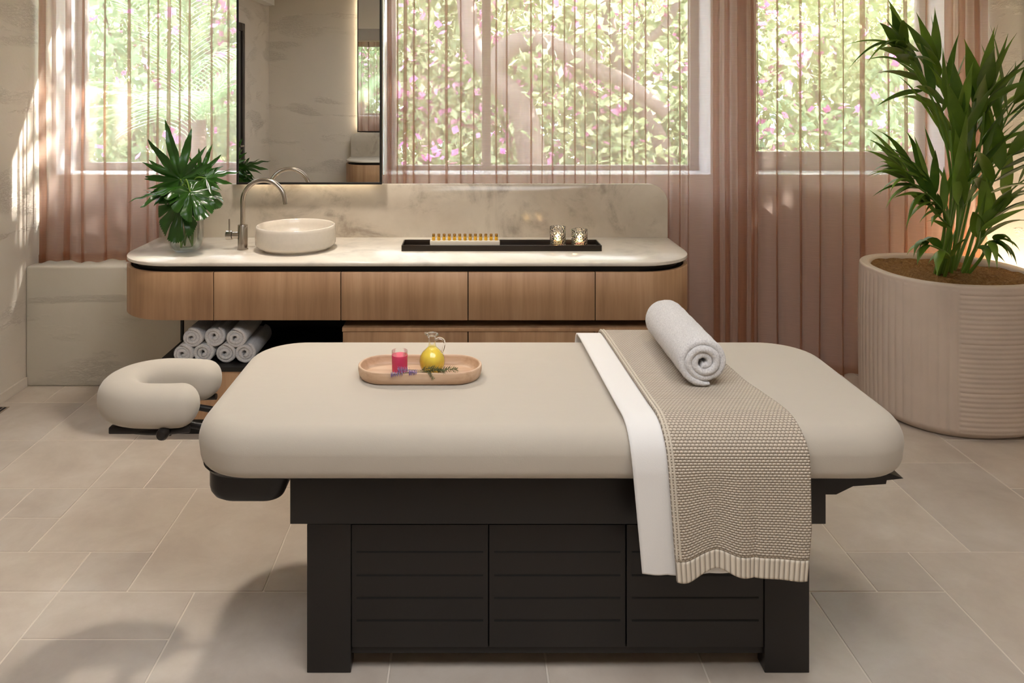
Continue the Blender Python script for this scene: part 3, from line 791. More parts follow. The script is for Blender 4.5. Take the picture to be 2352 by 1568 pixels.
BY0, BY1 = 2.098, 2.665
pf = MB(); pf.grid([[(x, y, z) for x, y in rrect(-.715+i_, 1.12-i_, 2.045+i_, 2.72-i_, .10, 10)] for i_, z in ((.035, .530), (.022, .532), (.008, .540), (0, .5535), (.003, .556))], closed_v=True, cap0=True, cap1=True)
mk('platform', pf, M_tblack, tb, angle=60)
mk('top_beam', MB().box(-.474, .953, BY0, BY1, .396, .5295, .002), M_tblack, tb)
for nm, xa, xb in (('leg', -.429, -.312), ('leg', .790, .909)):
    for ya, yb in ((BY0, BY0+.055), (BY1-.055, BY1)):
        mk('leg', MB().box(xa, xb, ya, yb, 0.0, .3955, .002), M_tblack, tb)
    mk('side_panel', MB().box(xa+.02, xb-.02, BY0+.0555, BY1-.0555, .06, .3955, .001), M_tblack, tb)
dx = [(-.3105, .0535), (.0565, .4195), (.4235, .7885)]
for a, b in dx:
    d = MB().box(a, b, BY0+.004, BY0+.018, .066, .3925, .0012)
    dobj = mk('door_panel', d, M_tblack, tb)
    gr = MB()
    for yy in (1269, 1323, 1375, 1427):
        zz = H-(yy-CY)/862.7; gr.box(a+.013, b-.013, BY0+.0032, BY0+.0045, zz-.0022, zz+.0022)
    mk('louvre_slot', gr, M_tgroove, dobj, smooth=False)
mk('inner_box', MB().box(-.3105, .7885, BY0+.02, BY1-.02, .066, .3955), M_tgroove, tb, smooth=False)
mk('bottom_rail', MB().box(-.311, .789, BY0+.010, BY0+.05, .046, .0655, .001), M_tblack, tb)
# left head box (rounded) and right bracket
hb = MB(); y0, y1 = BY0-.01, 2.64
hh = MB(); hh.grid([[(x if x < -.55 else x+(z-.457)*.32, y, z) for x, y in rrect(-.697+i_, -.498-i_*.1, y0+i_*.3, y1-i_*.3, .045, 8)] for i_, z in ((.040, .457), (.026, .4585), (.012, .465), (.003, .478), (0, .492), (0, .5295))], closed_v=True, cap0=True, cap1=True)
mk('head_housing', hh, M_tblack, tb, angle=50)
pts = [(.9535, .47), (.985, .470), (1.03, .492), (1.118, .498), (1.12, .508), (1.165, .513), (1.12, .529), (.9535, .529)]
rows = [[(x, y, z) for x, z in pts] for y in (BY0+.01, 2.62)]
mk('foot_bracket', MB().grid(rows, closed_v=True, cap0=True, cap1=True), M_tblack, tb, angle=20)

# face cradle
fc = thing('face_cradle', (-.93, 2.38, .56), 'cream horseshoe face cushion on a black arm at the head of the table', 'face cradle')
path = []
CYc = 2.385; Rr = .108; XC = -.935
path = [(-.835, CYc-.100), (-.87, CYc-.106), (-.90, CYc-.108)]
for k in range(17):
    a = -PI/2-PI*k/16; path.append((XC+Rr*math.cos(a)*1.0, CYc+Rr*math.sin(a)))
path += [(-.90, CYc+.108), (-.87, CYc+.106), (-.835, CYc+.100)]
sp_ = smoothed([(x, y, 0) for x, y in path], 3)
n = len(sp_); rows = []
for i, p in enumerate(sp_):
    t = (sp_[min(i+1, n-1)]-sp_[max(i-1, 0)]).normalized(); nn = Vector((-t.y, t.x, 0))
    u = i/(n-1); endf = min(u, 1-u)
    sc = 1
    rw = .063; rh = .058
    zc = .640+.012*(-(p.x+.93))*1.5
    rows.append([p+nn*(math.copysign(abs(math.cos(b))**.85, math.cos(b))*rw)+Vector((0, 0, zc+math.copysign(abs(math.sin(b))**.8, math.sin(b))*rh)) for b in [2*PI*k/28 for k in range(28)]])
def endcap(rows0, p, t, zc, rev):
    out = []
    for k in range(1, 9):
        a = PI/2*k/8; s = math.cos(a); d = .055*math.sin(a)
        c = Vector((p.x, p.y, zc)); out.append([c+(v-c)*s+t*d for v in rows0])
    return out
t0 = (sp_[0]-sp_[1]).normalized(); t1 = (sp_[-1]-sp_[-2]).normalized()
c0 = endcap(rows[0], sp_[0], t0, .640+.012*(-(sp_[0].x+.93))*1.5, True); c1 = endcap(rows[-1], sp_[-1], t1, .640+.012*(-(sp_[-1].x+.93))*1.5, False)
rows = c0[::-1]+rows+c1
mk('face_cushion', MB().grid(rows, closed_v=True), M_sheet, fc, angle=0)
fr = MB()
fr.tube(smoothed([(-.80, CYc-.12, .578), (-.90, CYc-.125, .572), (-1.0, CYc-.10, .574), (-1.05, CYc, .576), (-1.0, CYc+.10, .574), (-.90, CYc+.125, .572), (-.80, CYc+.12, .578)], 6), .010, 10)
fr.box(-1.03, -.86, CYc-.13, CYc-.105, .566, .586, .004)
mk('cradle_ring', fr, M_tblack, fc)
mk('cradle_arm', MB().tube([(-.86, CYc-.06, .572), (-.70, CYc-.06, .545)], .010, 10).tube([(-.86, CYc+.06, .572), (-.70, CYc+.06, .545)], .010, 10).box(-.885, -.85, CYc-.13, CYc+.11, .560, .580, .004), M_tblack, fc)
mk('adjuster_knob', MB().lathe([(0, -.022), (.014, -.020), (.017, -.008), (.017, .008), (.012, .018), (0, .022)], (-.865, CYc-.150, .578), 24, Matrix.Rotation(PI/2, 4, 'X')), M_tblack, fc)

# throw + linen under it
def drape(prof, xl, xr, off, nX, wave=0, hem=None, seed=0, th=.006):
    """prof: list of (y,z) path; xl/xr functions of arc fraction"""
    pts = smoothed([(0, y, z) for y, z in prof], 10)
    ln = [0]
    for a, b in zip(pts[:-1], pts[1:]): ln.append(ln[-1]+(b-a).length)
    T = ln[-1]; rows = []; uv = []
    for i, p in enumerate(pts):
        t = (pts[min(i+1, len(pts)-1)]-pts[max(i-1, 0)]).normalized(); nrm = Vector((0, t.z, -t.y))
        if nrm.z < 0 and p.z > TT-.01 or (nrm.y > 0 and p.z < TT-.03 and p.y < 2.3): nrm = -nrm
        f = ln[i]/T; row = []
        for j in range(nX+1):
            s = j/nX; x = xl(f)+(xr(f)-xl(f))*s
            hang = max(0, (TT-.07-p.z)/.3) if p.y < 2.3 else 0
            d = wave*hang*(math.sin(s*8.3+seed)+.4*math.sin(s*19+seed*2))
            dz = (hem(s)*hang if hem else 0)
            row.append((x, p.y+nrm.y*off-abs(d), p.z+nrm.z*off+dz)); uv.append((s*.335, ln[i]))
        rows.append(row)
    return rows, uv, T
prof = [(2.800, .60), (2.792, .655), (2.770, .690), (2.72, .699), (2.6, .700), (2.45, .699), (2.3, .698), (2.17, .698), (2.10, .697), (2.055, .692), (2.022, .676), (1.998, .645), (1.9885, .60), (1.988, .55), (1.988, .46), (1.988, .40), (1.988, .337)]
def lin(pts):
    def f(t):
        for (a, va_), (b, vb) in zip(pts[:-1], pts[1:]):
            if t <= b: return va_+(vb-va_)*max(0, (t-a))/(b-a)
        return pts[-1][1]
    return f
rows, uv, T = drape(prof, lin([(0, .46), (.1, .462), (.62, .486), (.75, .50), (1, .520)]), lin([(0, .76), (.1, .765), (.5, .80), (.64, .832), (.75, .857), (.9, .858), (1, .846)]), .013, 90, .011,
                    lambda s: .020*math.exp(-((s-.32)/.14)**2)*1.3-.004+(-.008*max(0, (s-.7)/.3)) - .012*math.exp(-((s-.08)/.1)**2), 1)
kn = thing('knit_throw', (.65, 2.38, TT), 'beige seed stitch knit throw draped over the right part of the massage table', 'blanket')
nrow = len(rows)
cut = max(i for i in range(nrow) if rows[i][0][2] > .372)
mA = MB().grid(rows[:cut+1]); oA = mk('throw_cloth', mA, M_knit, kn, uv=uv[:(cut+1)*91], angle=0)
mBm = MB().grid(rows[cut:]); oB = mk('ribbed_hem', mBm, M_rib, kn, uv=uv[cut*91:], angle=0)
# plain selvedge cord on the left edge
ed = MB()
for off_ in (.004, .013): ed.tube([(r[0][0]+off_, r[0][1]-.003 if r[0][2] < .66 else r[0][1], r[0][2]+(.004 if r[0][2] > .66 else 0)) for r in rows[:cut+1]], .0032, 6)
mk('selvedge', ed, fabric('cord_knit', srgb(214, 202, 184), 300, .3), kn, angle=0)
for o in (oA, oB):
    md = o.modifiers.new('thick', 'SOLIDIFY'); md.thickness = .008; md.offset = -1 if False else 0
rows, uv, T = drape(prof, lin([(0, .378), (.1, .381), (.62, .401), (.75, .411), (1, .438)]), lin([(0, .66), (1, .68)]), .004, 30, .004, lambda s: -.004*math.sin(s*5), 4)
wl_ = mk('folded_linen', MB().grid(rows), M_linen, angle=0); md = wl_.modifiers.new('thick', 'SOLIDIFY'); md.thickness = .006; md.offset = 0
tag(wl_, 'white cotton sheet peeking out under the left edge of the knit throw', 'sheet')
# big rolled towel
bt_ = mk('rolled_towel', towel_mesh(.0685, .43, .0185, 3.1, 7, .97, .0007), M_terry, angle=0, local=True)
bt_.location = (.661, 2.43, .7175); tag(bt_, 'large white rolled towel lying on the knit throw', 'towel')

# wooden tray with drinks
WX, WY = -.145, 2.385
wt_ = thing('wooden_tray', (WX, WY, TT), 'oval pale wooden tray on the middle of the massage table', 'tray')
def stad(w_, d_, z, n=20):
    r = d_/2; pts = []
    for k in range(n+1): a = -PI/2+PI*k/n; pts.append((WX+w_/2-r+r*math.cos(a), WY+r*math.sin(a), z))
    for k in range(n+1): a = PI/2+PI*k/n; pts.append((WX-w_/2+r+r*math.cos(a), WY+r*math.sin(a), z))
    return pts
zt = TT+.0012
rows = [stad(w_, w_-.373+.168, zt+z) for w_, z in [(.20, 0), (.345, 0), (.358, .002), (.368, .010), (.373, .022), (.373, .034), (.372, .0365), (.369, .0375), (.362, .0375), (.359, .0365), (.357, .032), (.350, .018), (.340, .011), (.325, .0085), (.24, .008)]]
mk('tray_body', MB().grid(rows, closed_v=True, cap0=True, cap1=True), M_traywood, wt_, angle=45)
zi = zt+.0085
gx, gy = -.206, 2.375
gl = thing('shot_glass', (gx, gy, zi), 'small straight glass of pink drink on the wooden tray', 'glass')
mk('glass_wall', MB().lathe([(0, zi), (.0225, zi), (.0235, zi+.002), (.0245, zi+.070), (.0240, zi+.0715), (.0232, zi+.070), (.0222, zi+.010), (0, zi+.009)], (gx, gy, 0), 40), M_cruet, gl)
mk('pink_drink', MB().lathe([(0, zi+.0095), (.0229, zi+.0105), (.0238, zi+.058), (.0232, zi+.0592), (0, zi+.059)], (gx, gy, 0), 40), M_pink, gl)
cx_, cy_ = -.109, 2.395
cr = thing('oil_cruet', (cx_, cy_, zi), 'round glass jug of yellow oil with a handle on the wooden tray', 'jug')
cp = [(0, .001), (.024, 0), (.032, .008), (.0375, .020), (.0395, .033), (.0375, .047), (.030, .060), (.0195, .070), (.0130, .076), (.0112, .085), (.0112, .100), (.0125, .107), (.0185, .112), (.0200, .1145), (.0185, .1160), (.0150, .1140)]
rows = []
for r, z in cp:
    row = []
    for k in range(40):
        a = 2*PI*k/40; rr = r; zz = z
        if z > .106: sp__ = max(0, math.cos(a-PI))**4; rr = r*(1+.25*sp__); zz = z+.004*sp__
        row.append((cx_+rr*math.cos(a), cy_+rr*math.sin(a), zi+zz))
    rows.append(row)
mk('jug_glass', MB().grid(rows, closed_v=True), M_cruet, cr, angle=0)
mk('yellow_oil', MB().lathe([(0, zi+.003), (.023, zi+.002), (.0305, zi+.0095), (.0360, zi+.020), (.0378, zi+.033), (.036, zi+.0465), (.0288, zi+.059), (.0185, zi+.069), (.0118, zi+.0755), (0, zi+.0755)], (cx_, cy_, 0), 40), M_yel, cr, angle=0)
mk('handle', MB().tube(smoothed([(cx_+.011, cy_, zi+.098), (cx_+.022, cy_, zi+.103), (cx_+.034, cy_, zi+.098), (cx_+.037, cy_, zi+.086), (cx_+.034, cy_, zi+.070), (cx_+.030, cy_, zi+.058)], 5), .0036, 10), M_rglass, cr)
mk('pour_lip', MB().lathe([(.0165+.0022*math.cos(b), .1140+.0022*math.sin(b)+zi) for b in [2*PI*k/8 for k in range(9)]], (cx_, cy_, 0), 32), M_rglass, cr)
# herbs
def sprig(name, p0, p1, kind, label, seed, nn=70, bend=.01, ln=.014, mat_=None, tipcol=None):
    rnd = random.Random(seed); p0 = Vector(p0); p1 = Vector(p1); mid = (p0+p1)/2+Vector((0, -.004, bend))
    pts = smoothed([p0, mid, p1], 8); t = thing(name, tuple(p0), label, 'herb sprig')
    mk('stem', MB().tube(pts, .0009, 6), M_rose, t)
    m = MB()
    for k in range(nn):
        f = rnd.uniform(.12, 1) if kind == 'rosemary' else rnd.uniform(.62, 1)
        i = int(f*(len(pts)-1)); p = pts[i]; d = (pts[min(i+1, len(pts)-1)]-pts[max(i-1, 0)]).normalized()
        a = rnd.uniform(0, 2*PI); o1 = d.orthogonal().normalized(); o2 = d.cross(o1); out = o1*math.cos(a)+o2*math.sin(a)
        dirn = (d*(.9 if kind == 'rosemary' else .4)+out).normalized(); l = ln*rnd.uniform(.6, 1.1); wd = .0009 if kind == 'rosemary' else .0022
        s = dirn.cross(out).normalized() if dirn.cross(out).length > .01 else o1
        q = p+dirn*l; q2 = p+dirn*l*.5+out*.001
        if q.z < zi+.001: q.z = zi+.001
        m.add([p, q2+s*wd, q, q2-s*wd, q2+out*.0008], [(0, 1, 4), (1, 2, 4), (2, 3, 4), (3, 0, 4)])
    mk('needles' if kind == 'rosemary' else 'flower_head', m, mat_, t, smooth=False)
zr = zt+.030
sprig('rosemary_sprig', (-.128, 2.318, zr+.008), (-.034, 2.316, zr+.014), 'rosemary', 'grey green rosemary sprig at the right in the wooden tray', 3, 190, .004, .017, M_rose)
sprig('rosemary_sprig', (-.140, 2.316, zr+.010), (-.070, 2.308, zr+.010), 'rosemary', 'short rosemary sprig leaning over the front rim of the wooden tray', 4, 130, .010, .015, M_rose)
sprig('rosemary_sprig', (-.120, 2.312, zr+.010), (-.102, 2.297, zr-.006), 'rosemary', 'small curled rosemary tip hanging below the oil jug', 8, 60, .006, .010, M_rose)
sprig('lavender_sprig', (-.125, 2.318, zr+.010), (-.205, 2.312, zr+.014), 'lavender', 'mauve lavender sprig in front of the pink glass', 5, 330, .002, .011, M_lav)
sprig('lavender_sprig', (-.130, 2.312, zr+.008), (-.225, 2.299, zr+.004), 'lavender', 'lavender sprig tip hanging over the tray rim at lower left', 6, 260, .004, .010, M_lav)
sprig('lavender_sprig', (-.110, 2.314, zr+.008), (-.172, 2.304, zr+.008), 'lavender', 'dark lavender sprig in the middle of the tray front', 7, 260, .003, .010, M_lav)

# ------------------------------------------------------------------ potted palm
PX, PY, PR, PZ = 2.335, 3.835, .372, .686
pp = thing('potted_palm', (PX, PY, 0), 'tall green palm in a ribbed round cream planter by the right wall', 'potted plant')
ia = math.atan2(3.475-PY, 2.17-PX)                       # where the ribs change direction
def sup(a, r): 
    c, s = abs(math.cos(a)), abs(math.sin(a)); nn = 2.35
    return r/((c**nn+s**nn)**(1/nn))
rows = []
nz = 150; na = 520
def rad(z):
    t = z/PZ
    r = PR*(1.0+.012*math.sin(PI*t)) 
    if z < .05: r -= .045*(1-z/.05)**2
    if z > PZ-.008: r -= .004*((z-PZ+.008)/.008)**2
    return r
zl = [PZ*i/nz for i in range(nz+1)]
for z in zl:
    row = []
    for k in range(na):
        a = 2*PI*k/na-PI; da = (a-ia+PI) % (2*PI)-PI     # >0 : toward camera right / wall
        r = rad(z)
        if .03 < z < PZ-.02:
            if da < 0 and da > -PI*.95 or da > PI*.9: 
                r += .0042*(abs(math.sin(da*PR/.0185/2*PI))**.7)-.002
            else:
                r += .0042*(abs(math.sin(z/.0215*PI))**.7)-.002
        rr = sup(a, r); row.append((PX+rr*math.cos(a), PY+rr*math.sin(a), z))
    rows.append(row)
inner = [(.972, PZ), (.90, PZ), (.875, PZ-.006), (.868, PZ-.02), (.865, PZ-.10)]
for s, z in inner: rows.append([(PX+sup(2*PI*k/na-PI, PR*s)*math.cos(2*PI*k/na-PI), PY+sup(2*PI*k/na-PI, PR*s)*math.sin(2*PI*k/na-PI), z) for k in range(na)])
mk('planter', MB().grid(rows, closed_v=True, cap0=True), M_pot, pp, angle=60)
rows = []; rnd = random.Random(4)
for i in range(16):
    s = 1-i/15.0; rows.append([(PX+.868*s*sup(2*PI*k/72, PR)*math.cos(2*PI*k/72), PY+.868*s*sup(2*PI*k/72, PR)*math.sin(2*PI*k/72), PZ-.022+.016*math.sin(i*.7+k*.21)*math.cos(k*.35+i)+(1-s)*.012) for k in range(72)])
mk('mulch', MB().grid(rows, closed_v=True), M_mulch, pp, angle=0)

def leaflet(m, p, d, up, Ln, wd, droop, n=9):
    d = d.normalized(); pos = Vector(p); dirn = d.copy(); pts = []
    for i in range(n+1):
        t = i/n; wv = wd*(math.sin(PI*min(1, t*1.0)**.62)*.92+.08)*(1-t**5) if t < 1 else 0
        sd = dirn.cross(Vector((0, 0, 1)));
        if sd.length < .05: sd = dirn.cross(up)
        sd = (sd.normalized()*.75+up.cross(dirn)*.25); sd.normalize()
        nn = sd.cross(dirn).normalized()
        pts.append((pos-sd*wv/2-nn*wv*.10, pos+nn*wv*.10, pos+sd*wv/2-nn*wv*.10))
        pos = pos+dirn*(Ln/n); dirn = (dirn+Vector((0, 0, -droop*(.3+t)*1.0/n*3))).normalized()
    m.grid([list(q) for q in pts])
def frond(i, pts, nl, Ln, wd, droop, spread, label=None, f0=.45):
    rnd = random.Random(100+i); sp3 = smoothed(pts, 10); n = len(sp3)
    fr_ = MB(); Ln *= 1.08; wd *= 1.28; nl = max(3, nl-2)
    for k in range(nl):
        f = f0+(1-f0)*k/(nl-1); idx = min(n-2, int(f*(n-1))); p = sp3[idx]; d = (sp3[idx+1]-sp3[max(0, idx-1)]).normalized()
        sd = d.cross(Vector((0, -.9, .45))); sd = sd.normalized() if sd.length > .1 else Vector((1, 0, 0))
        up = sd.cross(d)
        for sgn in (-1, 1):
            q = spread*(1-.55*(k/(nl-1))**2)
            dd = d*1.0+sd*sgn*q+up*rnd.uniform(-.1, .35)+Vector((0, rnd.uniform(-.25, .25), 0))
            l = Ln*(.65+.45*math.sin(PI*(.25+.6*k/(nl-1))))*rnd.uniform(.85, 1.12)
            leaflet(fr_, p+d*rnd.uniform(0, .01), dd, up, l, wd*rnd.uniform(.8, 1.15), droop*rnd.uniform(.6, 1.3))
    leaflet(fr_, sp3[-1], (sp3[-1]-sp3[-3]), Vector((0, -1, 0)), Ln*.9, wd, droop*.6)
    fr_.v = [(min(x, 2.80-.02*math.sin(z*9)), min(y, 4.19), z) for x, y, z in fr_.v]
    o = mk('frond', fr_, M_palm, pp, angle=0)
    mk('frond_stem', MB().tube(sp3, [.0085-.006*j/(n-1) for j in range(n)], 8), M_soilm, o)
B = lambda dx_=0, dy_=0: Vector((PX-.03+dx_, PY-.02+dy_, PZ-.04))
fl = [
 ([B(-.04, 0), P(2195, 430, 3.78), P(2165, 260, 3.74), P(2095, 150, 3.68), P(2072, 112, 3.64)], 9, .25, .040, .55, .55, .50),
 ([B(0, .03), P(2200, 420, 3.90), P(2178, 250, 3.92), P(2150, 150, 3.9)], 8, .30, .044, .35, .5, .45),
 ([B(.02, 0), P(2225, 430, 3.82), P(2240, 300, 3.78), P(2255, 210, 3.72)], 8, .33, .050, .25, .42, .40),
 ([B(.05, .02), P(2260, 440, 3.86), P(2300, 300, 3.84), P(2340, 220, 3.80)], 8, .36, .046, .45, .5, .45),
 ([B(.06, -.03), P(2255, 480, 3.72), P(2290, 400, 3.62), P(2345, 330, 3.54)], 7, .30, .042, .6, .6, .45),
 ([B(-.06, -.02), P(2170, 500, 3.72), P(2125, 430, 3.66), P(2070, 385, 3.62)], 8, .25, .028, .5, .6, .42),
 ([B(-.05, -.03), P(2180, 520, 3.68), P(2140, 455, 3.60), P(2085, 415, 3.54)], 7, .27, .030, .8, .6, .48),
 ([B(-.03, -.04), P(2185, 540, 3.7), P(2160, 500, 3.66), P(2130, 470, 3.62)], 4, .17, .030, .5, .5, .4),
 ([B(-.04, -.06), P(2180, 592, 3.68), P(2158, 572, 3.60), P(2130, 562, 3.54)], 4, .19, .034, 1.0, .55, .3),
 ([B(.06, -.05), P(2245, 560, 3.70), P(2262, 520, 3.66), P(2285, 490, 3.62)], 4, .22, .050, .5, .45, .4),
 ([B(.07, -.04), P(2255, 590, 3.68), P(2265, 560, 3.62), P(2280, 552, 3.58)], 3, .17, .030, 1.4, .5, .5),
 ([B(0, -.04), P(2205, 480, 3.70), P(2215, 380, 3.66), P(2205, 270, 3.62)], 7, .30, .048, .25, .35, .35),
 ([B(.08, .02), P(2275, 520, 3.85), P(2310, 450, 3.84), P(2370, 400, 3.80)], 6, .28, .040, .8, .6, .45),
 ([B(-.02, .05), P(2200, 520, 3.95), P(2225, 400, 3.98), P(2290, 250, 4.0)], 7, .30, .042, .4, .5, .45),
]
for i, a in enumerate(fl): frond(i, a[0], a[1], a[2], a[3], a[4], a[5], f0=a[6])

def blade(m, p0, p1, arch, wd, n=14, twist=0.0):
    p0 = Vector(p0); p1 = Vector(p1); Ln = (p1-p0).length; rows = []
    for i in range(n+1):
        t = i/n; p = p0.lerp(p1, t)+Vector((0, 0, arch*Ln*4*t*(1-t)))
        q = p0.lerp(p1, min(1, t+.02))+Vector((0, 0, arch*Ln*4*min(1, t+.02)*(1-min(1, t+.02))))
        d = (q-p).normalized() if (q-p).length > 1e-6 else (p1-p0).normalized()
        sd = d.cross(Vector((0, -1, .35))).normalized(); sd = (sd+Vector((0, .35+twist, .1))).normalized(); sd = (sd-d*sd.dot(d)).normalized(); nn = sd.cross(d)
        w_ = wd*(math.sin(PI*min(1, t)**.6)*.95+.08*(1-t)); rows.append([p-sd*w_/2-nn*w_*.14, p, p+sd*w_/2-nn*w_*.14])
    m.grid(rows)
def blade_frond(stem, lst):
    m = MB()
    for (a, b, c, d, D0, D1, arch, wd) in lst: blade(m, P(a, b, D0), P(c, d, D1), arch, wd)
    m.v = [(min(x, 2.80), min(y, 4.19), z) for x, y, z in m.v]
    o = mk('frond', m, M_palm, pp, angle=0); mk('frond_stem', MB().tube(smoothed(stem, 8), [.0075-.00014*j for j in range((len(stem)-1)*8+1)], 8), M_soilm, o)
blade_frond([B(-.03, -.03), P(2185, 420, 3.72), P(2150, 250, 3.68), P(2100, 160, 3.64), P(2075, 100, 3.62)],
 [(2112, 118, 2030, 36, 3.66, 3.55, -.05, .030), (2105, 125, 1940, 104, 3.64, 3.50, .10, .014), (2082, 108, 1948, 160, 3.62, 3.45, .16, .015), (2090, 106, 1990, 148, 3.62, 3.50, .2, .018),
  (2120, 175, 1990, 138, 3.66, 3.52, .12, .018), (2120, 208, 2014, 244, 3.66, 3.50, .06, .026), (2160, 300, 2060, 172, 3.68, 3.56, .08, .022), (2130, 190, 2052, 80, 3.66, 3.60, .02, .030),
  (2150, 260, 2070, 225, 3.66, 3.5, .1, .018), (2098, 130, 2150, 150, 3.64, 3.5, .12, .03)])
blade_frond([B(-.06, -.04), P(2178, 520, 3.68), P(2150, 450, 3.62), P(2130, 400, 3.58)],
 [(2138, 412, 2015, 342, 3.6, 3.44, .04, .018), (2134, 418, 1990, 406, 3.6, 3.42, .10, .014), (2142, 446, 2003, 452, 3.62, 3.45, .13, .018), (2134, 404, 2043, 346, 3.6, 3.5, .05, .018),
  (2132, 400, 2100, 312, 3.6, 3.55, .0, .034), (2154, 378, 2123, 288, 3.62, 3.60, .0, .030), (2148, 460, 2050, 456, 3.62, 3.5, .1, .02), (2160, 500, 2100, 440, 3.64, 3.55, .06, .03)])
blade_frond([B(.04, 0), P(2232, 440, 3.76), P(2252, 330, 3.74), P(2262, 240, 3.72)],
 [(2270, 218, 2316, 76, 3.72, 3.68, -.04, .042), (2252, 246, 2270, 118, 3.72, 3.70, .0, .046), (2247, 260, 2226, 138, 3.74, 3.72, .0, .046), (2268, 222, 2362, 150, 3.72, 3.60, .06, .030),
  (2270, 235, 2372, 185, 3.72, 3.6, .08, .032), (2260, 362, 2314, 232, 3.70, 3.62, -.02, .046), (2262, 350, 2372, 300, 3.7, 3.6, .10, .026), (2258, 365, 2372, 330, 3.7, 3.58, .12, .024)])
blade_frond([B(.05, -.04), P(2240, 570, 3.68), P(2250, 530, 3.64)],
 [(2250, 522, 2326, 454, 3.64, 3.56, .06, .050), (2252, 530, 2360, 478, 3.64, 3.54, .06, .030), (2244, 570, 2310, 604, 3.64, 3.54, .22, .024), (2246, 540, 2266, 436, 3.64, 3.6, .0, .036)])
blade_frond([B(0, -.05), P(2200, 500, 3.66), P(2190, 400, 3.62), P(2182, 300, 3.60)],
 [(2180, 250, 2165, 106, 3.62, 3.60, .0, .044), (2200, 470, 2225, 240, 3.62, 3.56, .0, .075), (2212, 480, 2190, 250, 3.66, 3.64, .0, .055)])

# ------------------------------------------------------------------ garden
tag(mk('garden_ground', MB().box(-12, 14, YW+.32, 26, -.5, -.4), M_ground, smooth=False), kind='structure')
def leaves(n, c, rad_, size, seed, aspect=.5, flat=0, shell=.35):
    r = np.random.default_rng(seed); u = r.normal(size=(n, 3)); u /= np.linalg.norm(u, axis=1)[:, None]
    rr = (shell+(1-shell)*r.random(n)**.6)[:, None]; lump = 1+.18*np.sin(u[:, :1]*7+seed)+.15*np.sin(u[:, 2:]*9+seed*2)
    p = np.array(c)+u*rr*np.array(rad_)*lump
    d = r.normal(size=(n, 3)); d[:, 2] -= flat; d /= np.linalg.norm(d, axis=1)[:, None]
    s = np.cross(d, r.normal(size=(n, 3))); s /= np.linalg.norm(s, axis=1)[:, None]
    nn = np.cross(d, s)
    L_ = (size*r.uniform(.6, 1.3, n))[:, None]; W = L_*aspect
    V = np.stack([p, p+d*L_*.5+s*W*.5, p+d*L_, p+d*L_*.5-s*W*.5, p+d*L_*.5-nn*W*.15], 1).reshape(-1, 3)
    m = MB(); m.v = [tuple(x) for x in V.tolist()]
    for i in range(n):
        b = i*5; m.f += [(b, b+1, b+4), (b+1, b+2, b+4), (b+2, b+3, b+4), (b+3, b, b+4)]
    return m
def fastmk(name, m, material, parent):
    me = bpy.data.meshes.new(name); o0 = root_org(parent)
    me.from_pydata([(v[0]-o0.x, v[1]-o0.y, v[2]-o0.z) for v in m.v], [], m.f); me.materials.append(material)
    o = bpy.data.objects.new(name, me); COL.objects.link(o); o.parent = parent; return o
def bush(x, y, z, rx, ry, rz, n, size, seed, material, label, flowers=0, cat='bush', group='garden bushes outside the windows'):
    t = thing('hedge_tree' if cat == 'tree' else 'garden_bush', (x, y, -.4), label, cat, group)
    fastmk('foliage', leaves(n, (x, y, z), (rx, ry, rz), size, seed), material, t)
    if flowers: fastmk('blossom', leaves(int(flowers*1.7), (x, y-.15, z), (rx*1.02, ry*1.05, rz*1.02), size*.7, seed+50, .9, shell=.85), M_flower, t)
    st = MB()
    for k in range(4):
        a = k*1.7+seed; st.tube(smoothed([(x+.1*math.cos(a), y+.1*math.sin(a), -.4), (x+.25*math.cos(a), y+.2*math.sin(a), z-rz*.6), (x+rx*.5*math.cos(a), y+ry*.3*math.sin(a), z+rz*.3)], 5), [.03-.0022*j for j in range(11)], 6)
    mk('branches', st, M_bark, t)
bush(-2.9, 7.6, 1.9, 1.5, .9, 2.0, 5200, .13, 21, M_hedge2, 'dark green garden bush with pink blossom beyond the left window', 300)
bush(-1.0, 8.2, 2.4, 1.5, .9, 1.6, 5200, .12, 22, M_hedge, 'pink flowering bush beyond the left window next to the mirror', 900)
bush(-.3, 8.0, .4, 1.4, .9, 1.3, 4000, .12, 31, M_hedge, 'low green bush outside beneath the left part of the middle window', 300)
bush(.4, 8.6, 2.2, 1.4, .8, 1.7, 5200, .12, 23, M_hedge, 'light green bush beyond the left half of the middle window', 550)
bush(2.3, 8.8, 2.3, 1.5, .8, 1.7, 5200, .12, 24, M_hedge, 'yellow green bush with pink flowers beyond the middle window', 600)
bush(1.9, 8.2, .5, 1.5, .8, 1.2, 4000, .12, 32, M_hedge2, 'low dark bush outside beneath the middle window', 400)
bush(4.2, 8.8, 2.3, 1.5, .8, 1.8, 5200, .12, 25, M_hedge, 'bright green bush beyond the right window', 350)
bush(4.4, 8.0, .6, 1.6, .8, 1.2, 4000, .12, 33, M_hedge2, 'low bush outside beneath the right window', 150)
bush(6.1, 8.9, 2.0, 1.4, .8, 1.8, 4000, .12, 26, M_hedge, 'green bush outside at the far right behind the palm', 120)
bush(-4.6, 8.4, 2.0, 1.3, .8, 2.0, 4000, .13, 27, M_hedge2, 'tall garden bush outside at the far left', 150)
for k, xx in enumerate((-6.2, -3.4, -.6, 2.2, 5.0, 7.8)):
    bush(xx, 11.0, 2.6, 1.75, .8, 2.9, 5200, .24, 60+k, M_hedge, ['tall pale hedge tree far back at the outer left of the garden', 'tall pale hedge tree far behind the left window bushes', 'tall pale hedge tree far back between the left and middle windows', 'tall pale hedge tree far behind the middle window tree', 'tall pale hedge tree far behind the right window bush', 'tall pale hedge tree far back at the outer right of the garden'][k], 160, 'tree', 'hedge trees at the back of the garden')
